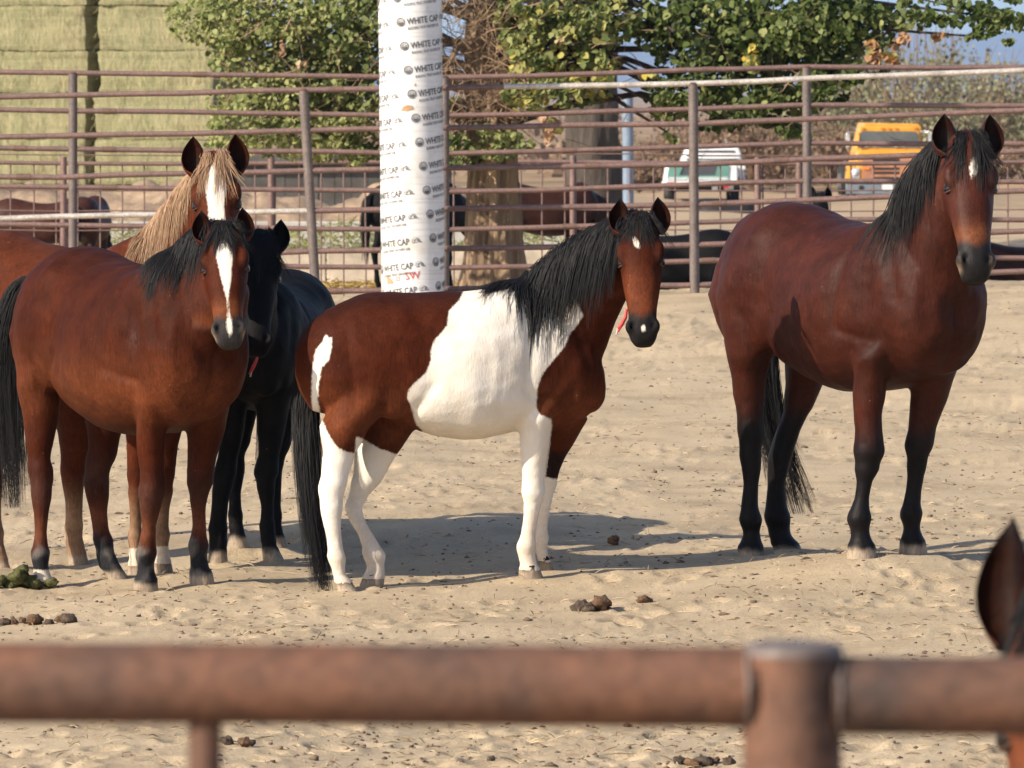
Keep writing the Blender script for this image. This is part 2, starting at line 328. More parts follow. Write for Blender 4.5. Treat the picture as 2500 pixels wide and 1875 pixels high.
def shift_depth(S, dd):
    mv = lambda p: (p[0], p[1], p[2]+dd)
    S['legs'] = {k: dict(t, d=t['d']+dd) for k, t in S['legs'].items()}
    S['poll'] = mv(S['poll']); S['nose'] = mv(S['nose']); k = (S['M'][1]+dd)/S['M'][1]; S['M'] = (S['M'][0]*k, S['M'][1]+dd)
    S['gz'] = CAMZ-(CAMZ-S['gz'])*k; S['s'] *= k
    if 'tail' in S: S['tail']['path'] = [Vector((p.x*(p.y+dd)/p.y, p.y+dd, CAMZ-(CAMZ-p.z)*(p.y+dd)/p.y)) for p in S['tail']['path']]
def make_horse(S):
    """S: dict; builds one continuous body mesh + hair children under an Empty"""
    s = S['s']; yaw = math.radians(S['yaw']); f = Vector((math.cos(yaw), math.sin(yaw), 0)); l = Vector((-math.sin(yaw), math.cos(yaw), 0)); up = Vector((0, 0, 1))
    M = Vector((S['M'][0], S['M'][1], 0)); g0 = S['gz']
    def L(x, y, z): return M+f*(x*s)+l*(y*s)+up*(g0+z*s)
    V = []; Fc = []
    # torso
    rings = []; tops = []
    if 'torso_px' in S:
        for px, pt, pb, hw in S['torso_px']:
            k = (px-1250)/FPX; u = (k*M.y-M.x)/(f.x-k*f.y); c = M+f*u
            top = CAMZ-(pt-YH)/FPX*c.y; bot = CAMZ-(pb-YH)/FPX*c.y
            rings.append(torso_ring(c, f, l, top, bot, hw)); tops.append((c, top))
    else:
        fn = S.get('torso_fn')
        for x, t, b, hw in TORSO:
            if fn: x, t, b, hw = fn(x, t, b, hw)
            c = L(x, 0, 0); rings.append(torso_ring(c, f, l, g0+t*s, g0+b*s, hw*s)); tops.append((c, g0+t*s))
    loft(V, Fc, rings)
    # legs
    hooves = []
    for key in ('rF', 'lF', 'rH', 'lH'):
        side = -1 if key[0] == 'r' else 1; fore = key[1] == 'F'
        rr = []; upr = FORE_UP if fore else HIND_UP
        ux = S.get('up_dx', {}).get(key, 0.0); us = S.get('up_scale', 1.0)
        for x, y, z, a, b in upr:
            rr.append(polar(L(x+ux, y*side, z), a*s*us, b*s*us, yaw))
        tab = S['legs'].get(key)
        if tab is None or 'tmpl' in tab:
            tb = T_FORE if fore else T_HIND; dx = (tab or {}).get('dx', 0); hz = gz(*(L(tb[-1][0]+dx, tb[-1][1]*side, 0).xy)) if S.get('onground', True) else g0
            for x, y, z, a, b in tb:
                q = (0.92-z)/0.92
                p = L(x+dx*q, y*side, z); p.z += (hz-g0)*q
                rr.append(polar(p, a*s, b*s, yaw))
            last = L(tb[-1][0]+dx, tb[-1][1]*side, 0); last.z = hz
            hooves.append((last, tb[-1][3]*s)); rr.append(polar(last-up*0.04, tb[-1][3]*s, tb[-1][4]*s, yaw))
        else:
            rows = tab['px']; dh = tab['d']; y0, y1 = rows[0][2], rows[-1][2]
            dt = tab.get('dt', rr and (L((.47 if fore else -.44), .15*side, 0)).y)
            for i, (xa, xb, y) in enumerate(rows):
                t = ((y-y0)/(y1-y0))**0.8; d = dt+(dh-dt)*t
                c = W((xa+xb)/2, y, d); a = (xb-xa)/2/FPX*d
                kb = tab.get('kb', 1.0)*(1.0 if i > 2 else 1.0+0.12*(2-i))
                rr.append(polar(c, a, a*kb, 0.0))
            last = c; hooves.append((Vector(last), a)); rr.append(polar(last-up*0.05, a*1.02, a*kb*1.02, 0.0))
        loft(V, Fc, rr[::-1])
    for sg in (-1, 1):
        ellipsoid(V, Fc, L(.69, sg*.085, 1.00), f*.085*s, l*.085*s, up*.13*s); ellipsoid(V, Fc, L(.56, sg*.175, 1.10), f*.15*s, l*.055*s, up*.20*s)
        ellipsoid(V, Fc, L(-.36, sg*.20, 1.02), f*.13*s, l*.07*s, up*.17*s)
    # head frame
    poll = W(*S['poll']) if len(S['poll']) == 3 and not S.get('head_world') else Vector(S['poll'])
    nose = W(*S['nose']) if not S.get('head_world') else Vector(S['nose'])
    a_ = (nose-poll); HL = a_.length; a_ = a_.normalized(); hs = S.get('hs', HL/0.615); ht = HL/0.615
    dv = Vector(S.get('face', (0, -1, 0.15))); dv = (dv-a_*dv.dot(a_)).normalized(); lv = dv.cross(a_)
    hw_s = S.get('head_w', 1.0)
    rings = []
    for t, tp, bt, hu, hl in HEAD:
        pts = []; mid = (tp+bt)/2; hf = (tp-bt)/2
        for k in range(24):
            an = 2*math.pi*k/24; sa, ca = math.sin(an), math.cos(an); v = (sa+1)/2
            w = (hl+(hu-hl)*v**0.8)*spw(ca, 0.95 if sa > 0 else .85)*hw_s
            pts.append(poll+a_*(t*ht)+dv*((mid+hf*spw(sa, 0.82))*hs)+lv*(w*hs))
        rings.append(pts)
    loft(V, Fc, rings)
    HP = lambda t, d, q: poll+a_*(t*ht)+dv*(d*hs)+lv*(q*hs*hw_s)
    for q in (-1, 1):
        ellipsoid(V, Fc, HP(.180, -.038, q*.086), a_*.065*hs, lv*.029*hs, dv*.036*hs)            # brow
        ellipsoid(V, Fc, HP(.20, -.16, q*.060), a_*.105*hs, lv*.036*hs, dv*.105*hs)              # cheek
        ellipsoid(V, Fc, HP(.545, -.05, q*.054), a_*.036*hs, lv*.030*hs, dv*.042*hs)             # nostril wing
    ellipsoid(V, Fc, HP(.575, -.135, 0), a_*.030*hs, lv*.036*hs, dv*.028*hs)                      # chin
    # neck
    base = L(*S.get('neck_base', (.50, 0, 1.16))); end = poll+a_*(.085*ht)-dv*(.145*hs)
    c1 = base+(f*S.get('nk_f', .28)+up*S.get('nk_u', .22))*s; c2 = end+(S.get('nk_end') and Vector(S['nk_end']) or (-dv*.16-up*.10))*1.0
    nrings = []; crest = []; m = 14; ns_ = S.get('neck_s', 1.0)
    for i in range(m+1):
        t = i/m; q = 1-t
        p = base*q**3+c1*(3*q*q*t)+c2*(3*q*t*t)+end*t**3
        tg = ((c1-base)*(3*q*q)+(c2-c1)*(6*q*t)+(end-c2)*(3*t*t)).normalized()
        ref = up*1.0-f*0.35*q
        dd = (ref-tg*ref.dot(tg)).normalized(); ll = dd.cross(tg)
        hd = np.interp(t, [0, .25, .5, .75, 1], [.27, .245, .20, .165, .125])*s*ns_; hl = np.interp(t, [0, .25, .5, .75, 1], [.165, .13, .107, .092, .078])*s*ns_
        pts = []
        for k in range(24):
            an = 2*math.pi*k/24; sa, ca = math.sin(an), math.cos(an)
            pts.append(p+dd*(sa*hd)+ll*(ca*hl*(1-.33*sa)))
        nrings.append(pts); crest.append((p+dd*hd, dd.copy(), ll.copy(), tg.copy()))
    loft(V, Fc, nrings)
    # one skin: voxel union, then smoothing
    me0 = new_mesh('tmp', V, Fc, False); ob = link('tmp', me0)
    md = ob.modifiers.new('r', 'REMESH'); md.mode = 'VOXEL'; md.voxel_size = S.get('voxel', 0.0112)*1.0; md.adaptivity = 0
    dg = bpy.context.evaluated_depsgraph_get(); ev = ob.evaluated_get(dg); em = ev.to_mesh()
    nv = len(em.vertices); v = np.empty(nv*3, np.float32); em.vertices.foreach_get('co', v); v = v.reshape(-1, 3).astype(float)
    q = np.empty(len(em.loops), np.int32); em.loops.foreach_get('vertex_index', q); q = q.reshape(-1, 4)
    ed = np.empty(len(em.edges)*2, np.int32); em.edges.foreach_get('vertices', ed); ed = ed.reshape(-1, 2)
    ev.to_mesh_clear(); bpy.data.objects.remove(ob); bpy.data.meshes.remove(me0)
    # more smoothing on the trunk, less on head and lower legs
    A, D3, L3, P3 = (np.array(x) for x in (a_, dv, lv, poll))
    rel = v-P3; ht_ = rel@A/ht; hd_ = rel@D3/hs; hl_ = rel@L3/(hs*hw_s)
    hb_ = np.interp(ht_, [h[0] for h in HEAD], [h[2] for h in HEAD]); ishead = sstep(-.10, -.03, ht_)*(1-sstep(.645, .66, ht_))*(np.abs(hl_) < .17)*sstep(-.07, -.03, hd_-hb_)*(hd_ < .1)
    hz_ = v[:, 2]-g0
    wt = 1-.55*np.clip(ishead, 0, 1); wt = wt*(0.12+.88*sstep(.40*s, .95*s, hz_))
    v = smooth_mesh(v, ed, S.get('smooth', 6), .6, -.3, wt)
    nrm = mesh_normals(v, q)
    if not S.get('coarse'):
        # carve nostrils, mouth line, eye sockets; faint muscle relief
        rel = v-P3; ht_ = rel@A/ht; hd_ = rel@D3/hs; hl_ = rel@L3/(hs*hw_s)
        for sgn in (-1, 1):
            e = ((ht_-.548)/.026)**2+((hl_-sgn*.047)/.014)**2+((hd_+.022)/.04)**2
            v -= nrm*(.026*hs*np.exp(-e*1.3)*ishead)[:, None]
            e = ((ht_-.222)/.020)**2+((hl_-sgn*.108)/.03)**2+((hd_+.036)/.024)**2
            v -= nrm*(.007*hs*np.exp(-e)*ishead)[:, None]
            e = ((ht_-.262)/.03)**2+((hl_-sgn*.09)/.025)**2+((hd_+.03)/.03)**2
            v -= nrm*(.006*hs*np.exp(-e)*ishead)[:, None]
            e = ((ht_-.30)/.13)**2+((hl_-sgn*.07)/.02)**2+((hd_+.085)/.016)**2
            v += nrm*(.006*hs*np.exp(-e)*ishead)[:, None]
        e = ((hd_+.105)/.006)**2
        v -= nrm*(.006*hs*np.exp(-e)*ishead*sstep(.55, .575, ht_))[:, None]
        # anatomy: shoulder blade edge, flank hollow, hip point, stifle fold, thigh groove, chest groove, joints of the legs
        rl = (v-np.array((M.x, M.y, g0))); ax_ = (rl@np.array(f))/s; ay_ = (rl@np.array(l))/s; az_ = rl[:, 2]/s; sidew = sstep(.25, .65, np.abs(nrm@np.array(l)))*(1-np.clip(ishead, 0, 1))*(ax_ < .80)
        def seg(x0, z0, x1, z1, wd):
            ex, ez = x1-x0, z1-z0; t = np.clip(((ax_-x0)*ex+(az_-z0)*ez)/(ex*ex+ez*ez), 0, 1); return np.exp(-(((ax_-x0-t*ex)**2+(az_-z0-t*ez)**2)/wd**2))
        D_ = -.012*seg(.36, 1.40, .33, .98, .035)+.010*seg(.47, 1.42, .60, 1.08, .055)-.010*seg(.60, 1.30, .66, 1.12, .03)-.020*seg(-.18, 1.22, -.20, 1.10, .09)+.014*seg(-.31, 1.36, -.33, 1.35, .05)-.014*seg(-.17, 1.02, -.27, .86, .030)
        D_ += -.009*seg(-.60, 1.28, -.56, .92, .028)+.010*seg(-.46, 1.15, -.44, .98, .08)-.010*seg(.36, .97, .52, .93, .022)
        for rx_ in (-.06, .02, .10, .18, .26): D_ += .0009*seg(rx_, 1.20, rx_-.05, .92, .022)
        v += nrm*(D_*s*sidew)[:, None]
        v -= nrm*(.016*s*np.exp(-(ay_/.022)**2)*sstep(.55, .72, ax_)*sstep(.78, .9, az_)*sstep(1.2, 1.1, az_)*(1-np.clip(ishead, 0, 1)))[:, None]
        dmin = np.full(len(v), 1e9); lz_ = np.zeros(len(v)); lid_ = np.zeros(len(v), int)
        for i_, (hp, ha) in enumerate(hooves):
            dd_ = np.hypot(v[:, 0]-hp.x, v[:, 1]-hp.y); mm = dd_ < dmin; dmin[mm] = dd_[mm]; lz_[mm] = (v[:, 2]-hp.z)[mm]/s; lid_[mm] = i_
        G_ = lambda c0, w0: np.exp(-((lz_-c0)/w0)**2); isF = lid_ < 2; lw = (lz_ < .72)*(dmin < .3)
        J_ = np.where(isF, .0065*G_(.455, .030)-.003*G_(.40, .022)+.003*G_(.50, .02), .006*G_(.545, .035)-.003*G_(.47, .025))+.0065*G_(.178, .024)-.0035*G_(.125, .020)+.0045*G_(.060, .012)-.003*G_(.30, .07)
        v += nrm*(J_*s*lw)[:, None]
        v += nrm*((noise3(v, 5.0, 3.1)*.009+noise3(v, 12, 9.2)*.0036+noise3(v, 26, 2.2)*.0012)*(1-ishead)*sstep(.25, .6, hz_))[:, None]
        v = smooth_mesh(v, ed, 2, .5, -.3); nrm = mesh_normals(v, q)
    # colours
    rel = v-P3; ht_ = rel@A/ht; hd_ = rel@D3/hs; hl_ = rel@L3/(hs*hw_s)
    rl = v-np.array((M.x, M.y, g0)); lx = (rl@np.array(f))/s; ly = (rl@np.array(l))/s; lz = rl[:, 2]/s
    px = v[:, 0]/v[:, 1]*FPX+1250; py = YH+(CAMZ-v[:, 2])/v[:, 1]*FPX
    ctx = dict(v=v, n=nrm, ht=ht_, hd=hd_, hl=hl_, head=ishead, x=lx, y=ly, z=lz, px=px, py=py, hooves=hooves, S=S)
    col, white = S['paint'](ctx)
    # ears (thin cupped shells) appended to the same mesh
    EV = []; EQ = []; EC = []
    for sgn in (-1, 1):
        sp = S.get('ears', {}); base_e = HP(.060, -.060, sgn*.082)
        ax = (-a_*1.0+dv*sp.get('fwd', .12)+lv*sgn*sp.get('out', .30)).normalized()
        op = (dv*1.0+lv*sgn*sp.get('turn', .35)); op = (op-ax*op.dot(ax)).normalized(); sd_ = op.cross(ax)
        EL = sp.get('len', .185)*hs; nu, nvv = 16, 17; b0 = nv+len(EV)
        for layer in (0, 1):
            for i in range(nu):
                u = i/(nu-1); rad = EL*.335*sp.get('wid', 1.0)*(np.interp(u, [0, .12, .3, .5, .7, .85, .95, 1], [.62, .80, .98, .97, .76, .45, .18, .02]))
                cen = base_e+ax*(EL*(u-.06))-lv*sgn*(EL*.20*u*u*u)+dv*(EL*.05*u)
                half = math.radians(np.interp(u, [0, .2, 1], [165, 128, 105]))
                for j in range(nvv):
                    w = -1+2*j/(nvv-1); an = w*half; th = .0045*(1-abs(w)**4) if layer else 0
                    r_ = rad-th*1.6
                    EV.append(tuple(cen-op*(math.cos(an)*r_*.80)+sd_*(math.sin(an)*r_*.92)))
                    EC.append((layer, abs(w), u))
        Q = nu*nvv
        for i in range(nu-1):
            for j in range(nvv-1):
                k = b0+i*nvv+j; EQ.append((k, k+1, k+nvv+1, k+nvv)); k += Q; EQ.append((k+nvv, k+nvv+1, k+1, k))
        for i in range(nu-1):
            for j in (0, nvv-1):
                k = b0+i*nvv+j; EQ.append((k, k+nvv, k+nvv+Q, k+Q))
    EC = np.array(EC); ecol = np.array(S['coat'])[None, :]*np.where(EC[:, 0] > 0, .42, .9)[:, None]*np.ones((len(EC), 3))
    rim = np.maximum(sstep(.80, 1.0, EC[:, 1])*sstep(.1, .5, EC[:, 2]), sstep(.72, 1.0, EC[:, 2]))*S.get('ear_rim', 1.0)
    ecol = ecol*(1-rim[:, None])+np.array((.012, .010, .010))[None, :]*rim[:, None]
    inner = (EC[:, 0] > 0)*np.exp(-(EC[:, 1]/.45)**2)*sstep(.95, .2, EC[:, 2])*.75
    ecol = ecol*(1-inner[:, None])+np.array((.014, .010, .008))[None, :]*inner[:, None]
    v_all = np.concatenate([v, np.array(EV)]); q_all = np.concatenate([q, np.array(EQ, np.int32)])
    col = np.concatenate([col, ecol]); white = np.concatenate([white, np.full(len(EV), -1.0)])
    org = Vector((M.x, M.y, g0)); root = thing('horse', S['label'], 'horse', org, S.get('group'))
    me = new_mesh('body', v_all-np.array(org), q_all)
    ca = me.attributes.new('coat', 'FLOAT_COLOR', 'POINT'); ca.data.foreach_set('color', np.concatenate([col, np.ones((len(col), 1))], 1).astype(np.float32).ravel())
    wa = me.attributes.new('white', 'FLOAT', 'POINT'); wa.data.foreach_set('value', white.astype(np.float32))
    link('body', me, S['mat'], root)
    bvh = BVHTree.FromPolygons([tuple(p) for p in v_all], [tuple(int(i) for i in r) for r in q_all])
    # eyes
    if not S.get('coarse'):
        for sgn in (-1, 1):
            o0 = HP(.222, -.085, sgn*.045); rd = (lv*sgn+dv*.62).normalized(); hit = bvh.ray_cast(o0, rd, .3)
            sp_ = hit[0] if hit[0] is not None else HP(.222, -.045, sgn*.105); nn = (rd*.6+lv*sgn*.2+dv*.2).normalized(); c = sp_-nn*(.0095*hs)
            Ve = []; Fe = []; tn = a_.cross(nn).normalized()
            ellipsoid(Ve, Fe, c-Vector(org), a_*.0215*hs, tn*.0265*hs, nn*.0185*hs, 12)
            link('eye', new_mesh('eye', Ve, Fe), M_EYE, root)
            for kk in (-1, 1):      # upper and lower lid hugging the ball
                pts = []; rad_ = []
                for w in np.linspace(-1, 1, 11):
                    th = w*1.25; p = c+tn*(math.sin(th)*.0260*hs)+a_*(kk*(.0165*math.cos(th)+.001)*hs)+nn*((.0135*math.cos(th)-.003)*hs); pts.append(p); rad_.append((.0050 if kk < 0 else .0036)*hs*(1-.45*w*w))
                mb = MB(); mb.tube(pts, rad_, 8); mb.build('eyelid', S['lid'], root, True)
    # mane, forelock, tail
    rs = random.Random(S.get('seed', 1))
    def hug(p, off):
        h = bvh.find_nearest(p)
        if h[0] is None: return p
        co, nn = h[0], h[1]
        dd = (p-co).dot(nn)
        if dd < off: p = p+nn*(off-dd)
        return p
    if S.get('mane'):
        mn = S['mane']; strands = []
        for c in range(mn['clumps']):
            u = mn.get('u0', .12)+(mn.get('u1', 1.0)-mn.get('u0', .12))*(c+rs.random())/mn['clumps']
            ln = np.interp(u, mn['len_u'], mn['len'])*rs.uniform(.55, 1.18); sidev = mn['side'] if rs.random() > mn.get('flip', 0) else -mn['side']
            fi = u*m; i0 = min(int(fi), m-1); w = fi-i0
            P0 = crest[i0][0].lerp(crest[i0+1][0], w); dd = crest[i0][1].lerp(crest[i0+1][1], w); ll = crest[i0][2].lerp(crest[i0+1][2], w); tg = crest[i0][3]
            sw = Vector(mn.get('sweep', (0, 0, 0)))*rs.uniform(.5, 1.4); tone_c = rs.random()
            ctip = tg*rs.gauss(0, .04)+ll*rs.gauss(0, .012); conv = rs.uniform(.35, .95)
            for k in range(int(mn['per']*1.25)):
                spread = tg*rs.gauss(0, .022)+ll*rs.gauss(0, .012); p = P0-dd*.02+spread; L1 = ln*rs.uniform(.60, 1.10); nseg = 8; pts = [p]
                dirv = (dd*rs.uniform(.25, .8)+ll*sidev*rs.uniform(.5, 1.0)).normalized(); stepl = L1/nseg; lift = rs.uniform(.006, .030)
                ph = rs.uniform(0, 6.28); wav = rs.uniform(.0, .0045)
                for j in range(nseg):
                    t = (j+1)/nseg
                    dirv = (dirv*.52+(-up+sw)*.48+ll*sidev*.05*(1-t)).normalized()
                    p = p+dirv*stepl-spread*(conv/nseg)+ctip*(conv/nseg)+tg*(wav*math.sin(ph+t*9))
                    p = hug(p, lift*(.35+.65*(1-t)) if t < .85 else .003)
                    pts.append(p)
                strands.append((pts, rs.uniform(.0009, .0021)*mn.get('thick', 1), .0004, min(1, max(0, tone_c*.6+rs.random()*.4))))
        strands_mesh('mane', strands, S['hair'], root, org)
    if S.get('forelock'):
        fl = S['forelock']; strands = []
        for c in range(fl['clumps']):
            lat = rs.gauss(0, .026)+fl.get('shift', 0); lat = lat if not fl.get('part') else math.copysign(abs(lat)*.8+fl['part'], lat+.006); tt = rs.uniform(-.035, .035); ln = fl['len']*rs.uniform(.35, 1.15); tone_c = rs.random()
            ctip = lv*(rs.gauss(fl.get('lean', 0), fl.get('spread', .03))+lat*rs.uniform(.4, 1.8)); conv = rs.uniform(.3, .9)
            for k in range(int(fl['per']*1.3)):
                off = lv*rs.gauss(0, .010)+a_*rs.gauss(0, .008); p = hug(HP(tt, -.02, lat)+off, .001)
                L1 = ln*rs.uniform(.7, 1.1); nseg = 8; pts = [p]; dirv = (dv*.35+a_*.35+lv*(lat*6+rs.gauss(0, .12))).normalized(); lift = rs.uniform(.002, .013)
                for j in range(nseg):
                    t = (j+1)/nseg; dirv = (dirv*.55+(a_*.75-up*.25)*.45).normalized()
                    p = p+dirv*(L1/nseg)+ctip/nseg*(.5+t)-off*(conv/nseg)
                    p = hug(p, lift*(1-.6*t)+.001); pts.append(p)
                strands.append((pts, rs.uniform(.0009, .0017)*fl.get('thick', 1), .0004, min(1, tone_c*.6+rs.random()*.4)))
        strands_mesh('forelock', strands, S['hair'], root, org)
    if S.get('tail'):
        tl = S['tail']; strands = []; path = [Vector(p) for p in tl['path']]
        def cr(t):
            x = t*(len(path)-1); i = min(int(x), len(path)-2); w = x-i
            g = lambda k: path[max(0, min(len(path)-1, k))]
            p0, p1, p2, p3 = g(i-1), g(i), g(i+1), g(i+2)
            return 0.5*((2*p1)+(p2-p0)*w+(2*p0-5*p1+4*p2-p3)*w*w+(3*p1-p0-3*p2+p3)*w**3)
        core = MB(); core.tube([cr(t) for t in np.linspace(0, .40, 8)], [.030*s*(1-.6*t) for t in np.linspace(0, 1, 8)], 10); core.build('tail_dock', S['dock_mat'], root, True)
        for c in range(tl['clumps']):
            t0 = rs.random()**1.8*.36; t1 = min(1.04, rs.uniform(.72, 1.04)); an = rs.uniform(0, 6.28); rad0 = .034*s; tipv = Vector((rs.gauss(0, 1), rs.gauss(0, 1), 0))*tl.get('tip', .02); tone_c = rs.random()
            wid = tl.get('width', .07)*rs.random()**.5
            for k in range(int(tl['per']*1.2)):
                aa = an+rs.gauss(0, .35); wd = wid*rs.uniform(.8, 1.15); pts = []; ph = rs.uniform(0, 6.28); jit = Vector((rs.gauss(0, .006), rs.gauss(0, .006), 0)); te = t1-rs.random()*.06
                for j in range(10):
                    w = j/9; t = t0+(te-t0)*w; c0 = cr(min(t, 1)); ww = rad0*(1-w)+wd*math.sin(min(1, w*1.25)*math.pi*.62)*(1-.35*w)
                    pts.append(c0+Vector((math.cos(aa)*ww, math.sin(aa)*ww, 0))+jit*(1-.5*w)+tipv*w*w+Vector((math.sin(ph+w*7)*.004, math.cos(ph+w*5)*.004, 0)))
                strands.append((pts, rs.uniform(.0010, .0020)*tl.get('thick', 1), .0004, min(1, tone_c*.6+rs.random()*.4)))
        strands_mesh('tail', strands, S['hair'], root, org)
    return root, HP, L
# ------------------------------------------------------------------ the horses of the near pen
BAY = (.041, .0096, .0048); BAY2 = (.047, .0100, .0034); CHEST = (.068, .0160, .0055); BLK = (.0065, .006, .0065); DARKB = (.022, .0085, .0065)
LID_B = simple('brown_lid', (.06, .022, .013), rough=.6); LID_K = simple('black_lid', (.01, .009, .009), rough=.6)
M_EYE = simple('eye_gloss', (.008, .006, .005), rough=0.16, var=.05, spec=0.45)
H_BLACK = hair_mat('black_hair', (.004, .004, .0045), (.017, .0155, .0155))
H_FLAX = hair_mat('flaxen_hair', (.19, .105, .058), (.46, .30, .18), rough=.5)
H_DARK = hair_mat('dark_tail_skin', (.012, .01, .01), (.02, .015, .013))
COAT_A = coat_mat('pinto_coat', rough=.5, edge=.013); COAT_B = coat_mat('bay_coat', rough=.40, spec=.12); COAT_C = coat_mat('chestnut_coat', rough=.46, edge=.012); COAT_K = coat_mat('black_coat', rough=.50, spec=.08, sheen=0.0)
COAT_B2 = coat_mat('bay_winter_coat', rough=.46, edge=.010)
HOOF = np.array((.31, .245, .18))
def mixc(col, c2, w): return col*(1-w[:, None])+np.array(c2)[None, :]*w[:, None]
def hoof_paint(c, col, coron=.062, base=HOOF):
    v = c['v']; best = np.full(len(v), -1.0); nzh = noise3(v, 22, 4.0)*.018
    for p, a in c['hooves']:
        w = (np.hypot(v[:, 0]-p.x, v[:, 1]-p.y) < a*1.7)*(1-sstep(coron*.55, coron*1.15, v[:, 2]-p.z+nzh)); best = np.maximum(best, w)
    return mixc(col, base, np.clip(best, 0, 1)*.92)
def leg_height(c):
    """height above the nearest hoof's ground point"""
    v = c['v']; d = np.full(len(v), 1e9); z = np.zeros(len(v)); idx = np.zeros(len(v), int)
    for i, (p, a) in enumerate(c['hooves']):
        dd = np.hypot(v[:, 0]-p.x, v[:, 1]-p.y); m = dd < d; d[m] = dd[m]; z[m] = (v[:, 2]-p.z)[m]; idx[m] = i
    return z, idx
def dorsal(c, col, dark=(.026, .0085, .0055), w0=.6):
    top = sstep(.55, .98, c['n'][:, 2])*sstep(1.15, 1.4, c['z'])*(1-np.clip(c['head'], 0, 1)); return mixc(col, dark, top*w0)
def warm_belly(c, col, k=.5, warm=(.135, .040, .015)):
    w = sstep(1.12, .88, c['z'])*sstep(.62, .85, c['z'])*(1-np.clip(c['head'], 0, 1)); return mixc(col, warm, w*k)
def muzzle(c, col, dark=(.016, .0145, .0145), t0=.475, mealy=None):
    h = np.clip(c['head'], 0, 1); w = sstep(t0, t0+.05, c['ht']+.03*np.abs(c['hl'])/.06)*h
    if mealy is not None:
        col = mixc(col, mealy, sstep(t0-.13, t0-.02, c['ht'])*h*.75)
    col = mixc(col, dark, w)
    for sg in (-1, 1):
        e = ((c['ht']-.548)/.024)**2+((c['hl']-sg*.050)/.013)**2+((c['hd']+.025)/.04)**2; col = mixc(col, (.002, .002, .002), np.exp(-e)*h)
    return col
def eyes_dark(c, col, dark=(.02, .012, .010)):
    e = ((c['ht']-.222)/.036)**2+((np.abs(c['hl'])-.104)/.03)**2+((c['hd']+.04)/.03)**2
    return mixc(col, dark, np.exp(-e)*.85*np.clip(c['head'], 0, 1))

def paint_pinto(c):
    col = np.tile(np.array(BAY2), (len(c['v']), 1)); col = dorsal(c, col); col = warm_belly(c, col, .55)
    nz = noise3(c['v'], 3.0, 5.0); col *= (1+.25*nz)[:, None]
    hz, idx = leg_height(c)
    col = mixc(col, BLK, sstep(.62, .54, hz)*(c['py'] > 1100)*.8)
    # neck top dark brown under the mane
    col = mixc(col, (.035, .016, .012), sstep(.80, 1.0, c['x'])*sstep(1.30, 1.5, c['z'])*(1-np.clip(c['head'], 0, 1))*.6)
    face = np.clip(c['head'], 0, 1)
    col = mixc(col, (.115, .031, .012), face*sstep(.2, .42, c['ht'])*.8)
    col = muzzle(c, col, t0=.485); col = eyes_dark(c, col)
    P = lambda poly: poly_sd(c['px'], c['py'], poly)/505.0
    w = P([(1145, 680), (1121, 733), (1096, 758), (1092, 795), (1063, 827), (1052, 852), (1051, 881), (1042, 907), (1020, 928), (998, 950), (993, 968), (1002, 990), (1009, 1012),
           (1016, 1037), (1030, 1050), (1034, 1130), (1240, 1130), (1240, 1460), (1302, 1460), (1316, 1330), (1330, 1205), (1331, 1170), (1339, 1113), (1348, 1040), (1346, 1024), (1320, 1012), (1309, 994), (1311, 968), (1313, 939), (1327, 910), (1349, 881), (1378, 849),
           (1389, 820), (1400, 805), (1425, 770), (1400, 720), (1300, 690), (1215, 685), (1183, 680)])
    w = np.maximum(w, P([(1308, 1160), (1372, 1172), (1372, 1440), (1240, 1440), (1250, 1300)]))
    w = np.maximum(w, P([(796, 816), (803, 826), (810, 820), (810, 850), (802, 880), (794, 889), (785, 896), (779, 932), (776, 975), (783, 1015), (796, 1048), (814, 1080), (832, 1097), (850, 1104), (866, 1107), (869, 1066),
                         (882, 1069), (926, 1095), (969, 1109), (1010, 1125), (1010, 1480), (750, 1480), (750, 1190), (790, 1110), (783, 1066), (770, 1033), (763, 1004), (760, 975), (761, 925), (765, 881), (772, 850), (786, 838)]))
    w = w*(1-face)-face*1.0
    star = -np.hypot((c['hl']+.012-(.16-c['ht'])*-.35)/1.0, (c['ht']-.145)/2.2)+.014
    snip = -np.hypot(c['hl']-.004, (c['ht']-.565)/1.4)+.011
    fw = np.maximum(star, snip); w = np.where((face > .5) & (c['hd'] > -.07), fw*1.2, w)
    col = hoof_paint(c, col)
    for p, a in c['hooves']:      # dark spots at the coronets
        dv = c['v']-np.array((p.x+.005, p.y-a*.9, p.z+.062)); e = (dv[:, 0]/.020)**2+(dv[:, 1]/.03)**2+(dv[:, 2]/.009)**2
        k = np.exp(-e); col = mixc(col, (.02, .02, .022), np.clip(k*1.4, 0, 1)); w = np.where(k > .35, -.05, w)
        low = (np.hypot(c['v'][:, 0]-p.x, c['v'][:, 1]-p.y) < a*1.7) & (c['v'][:, 2]-p.z < .048); w = np.where(low, -.05, w)
    return col, w
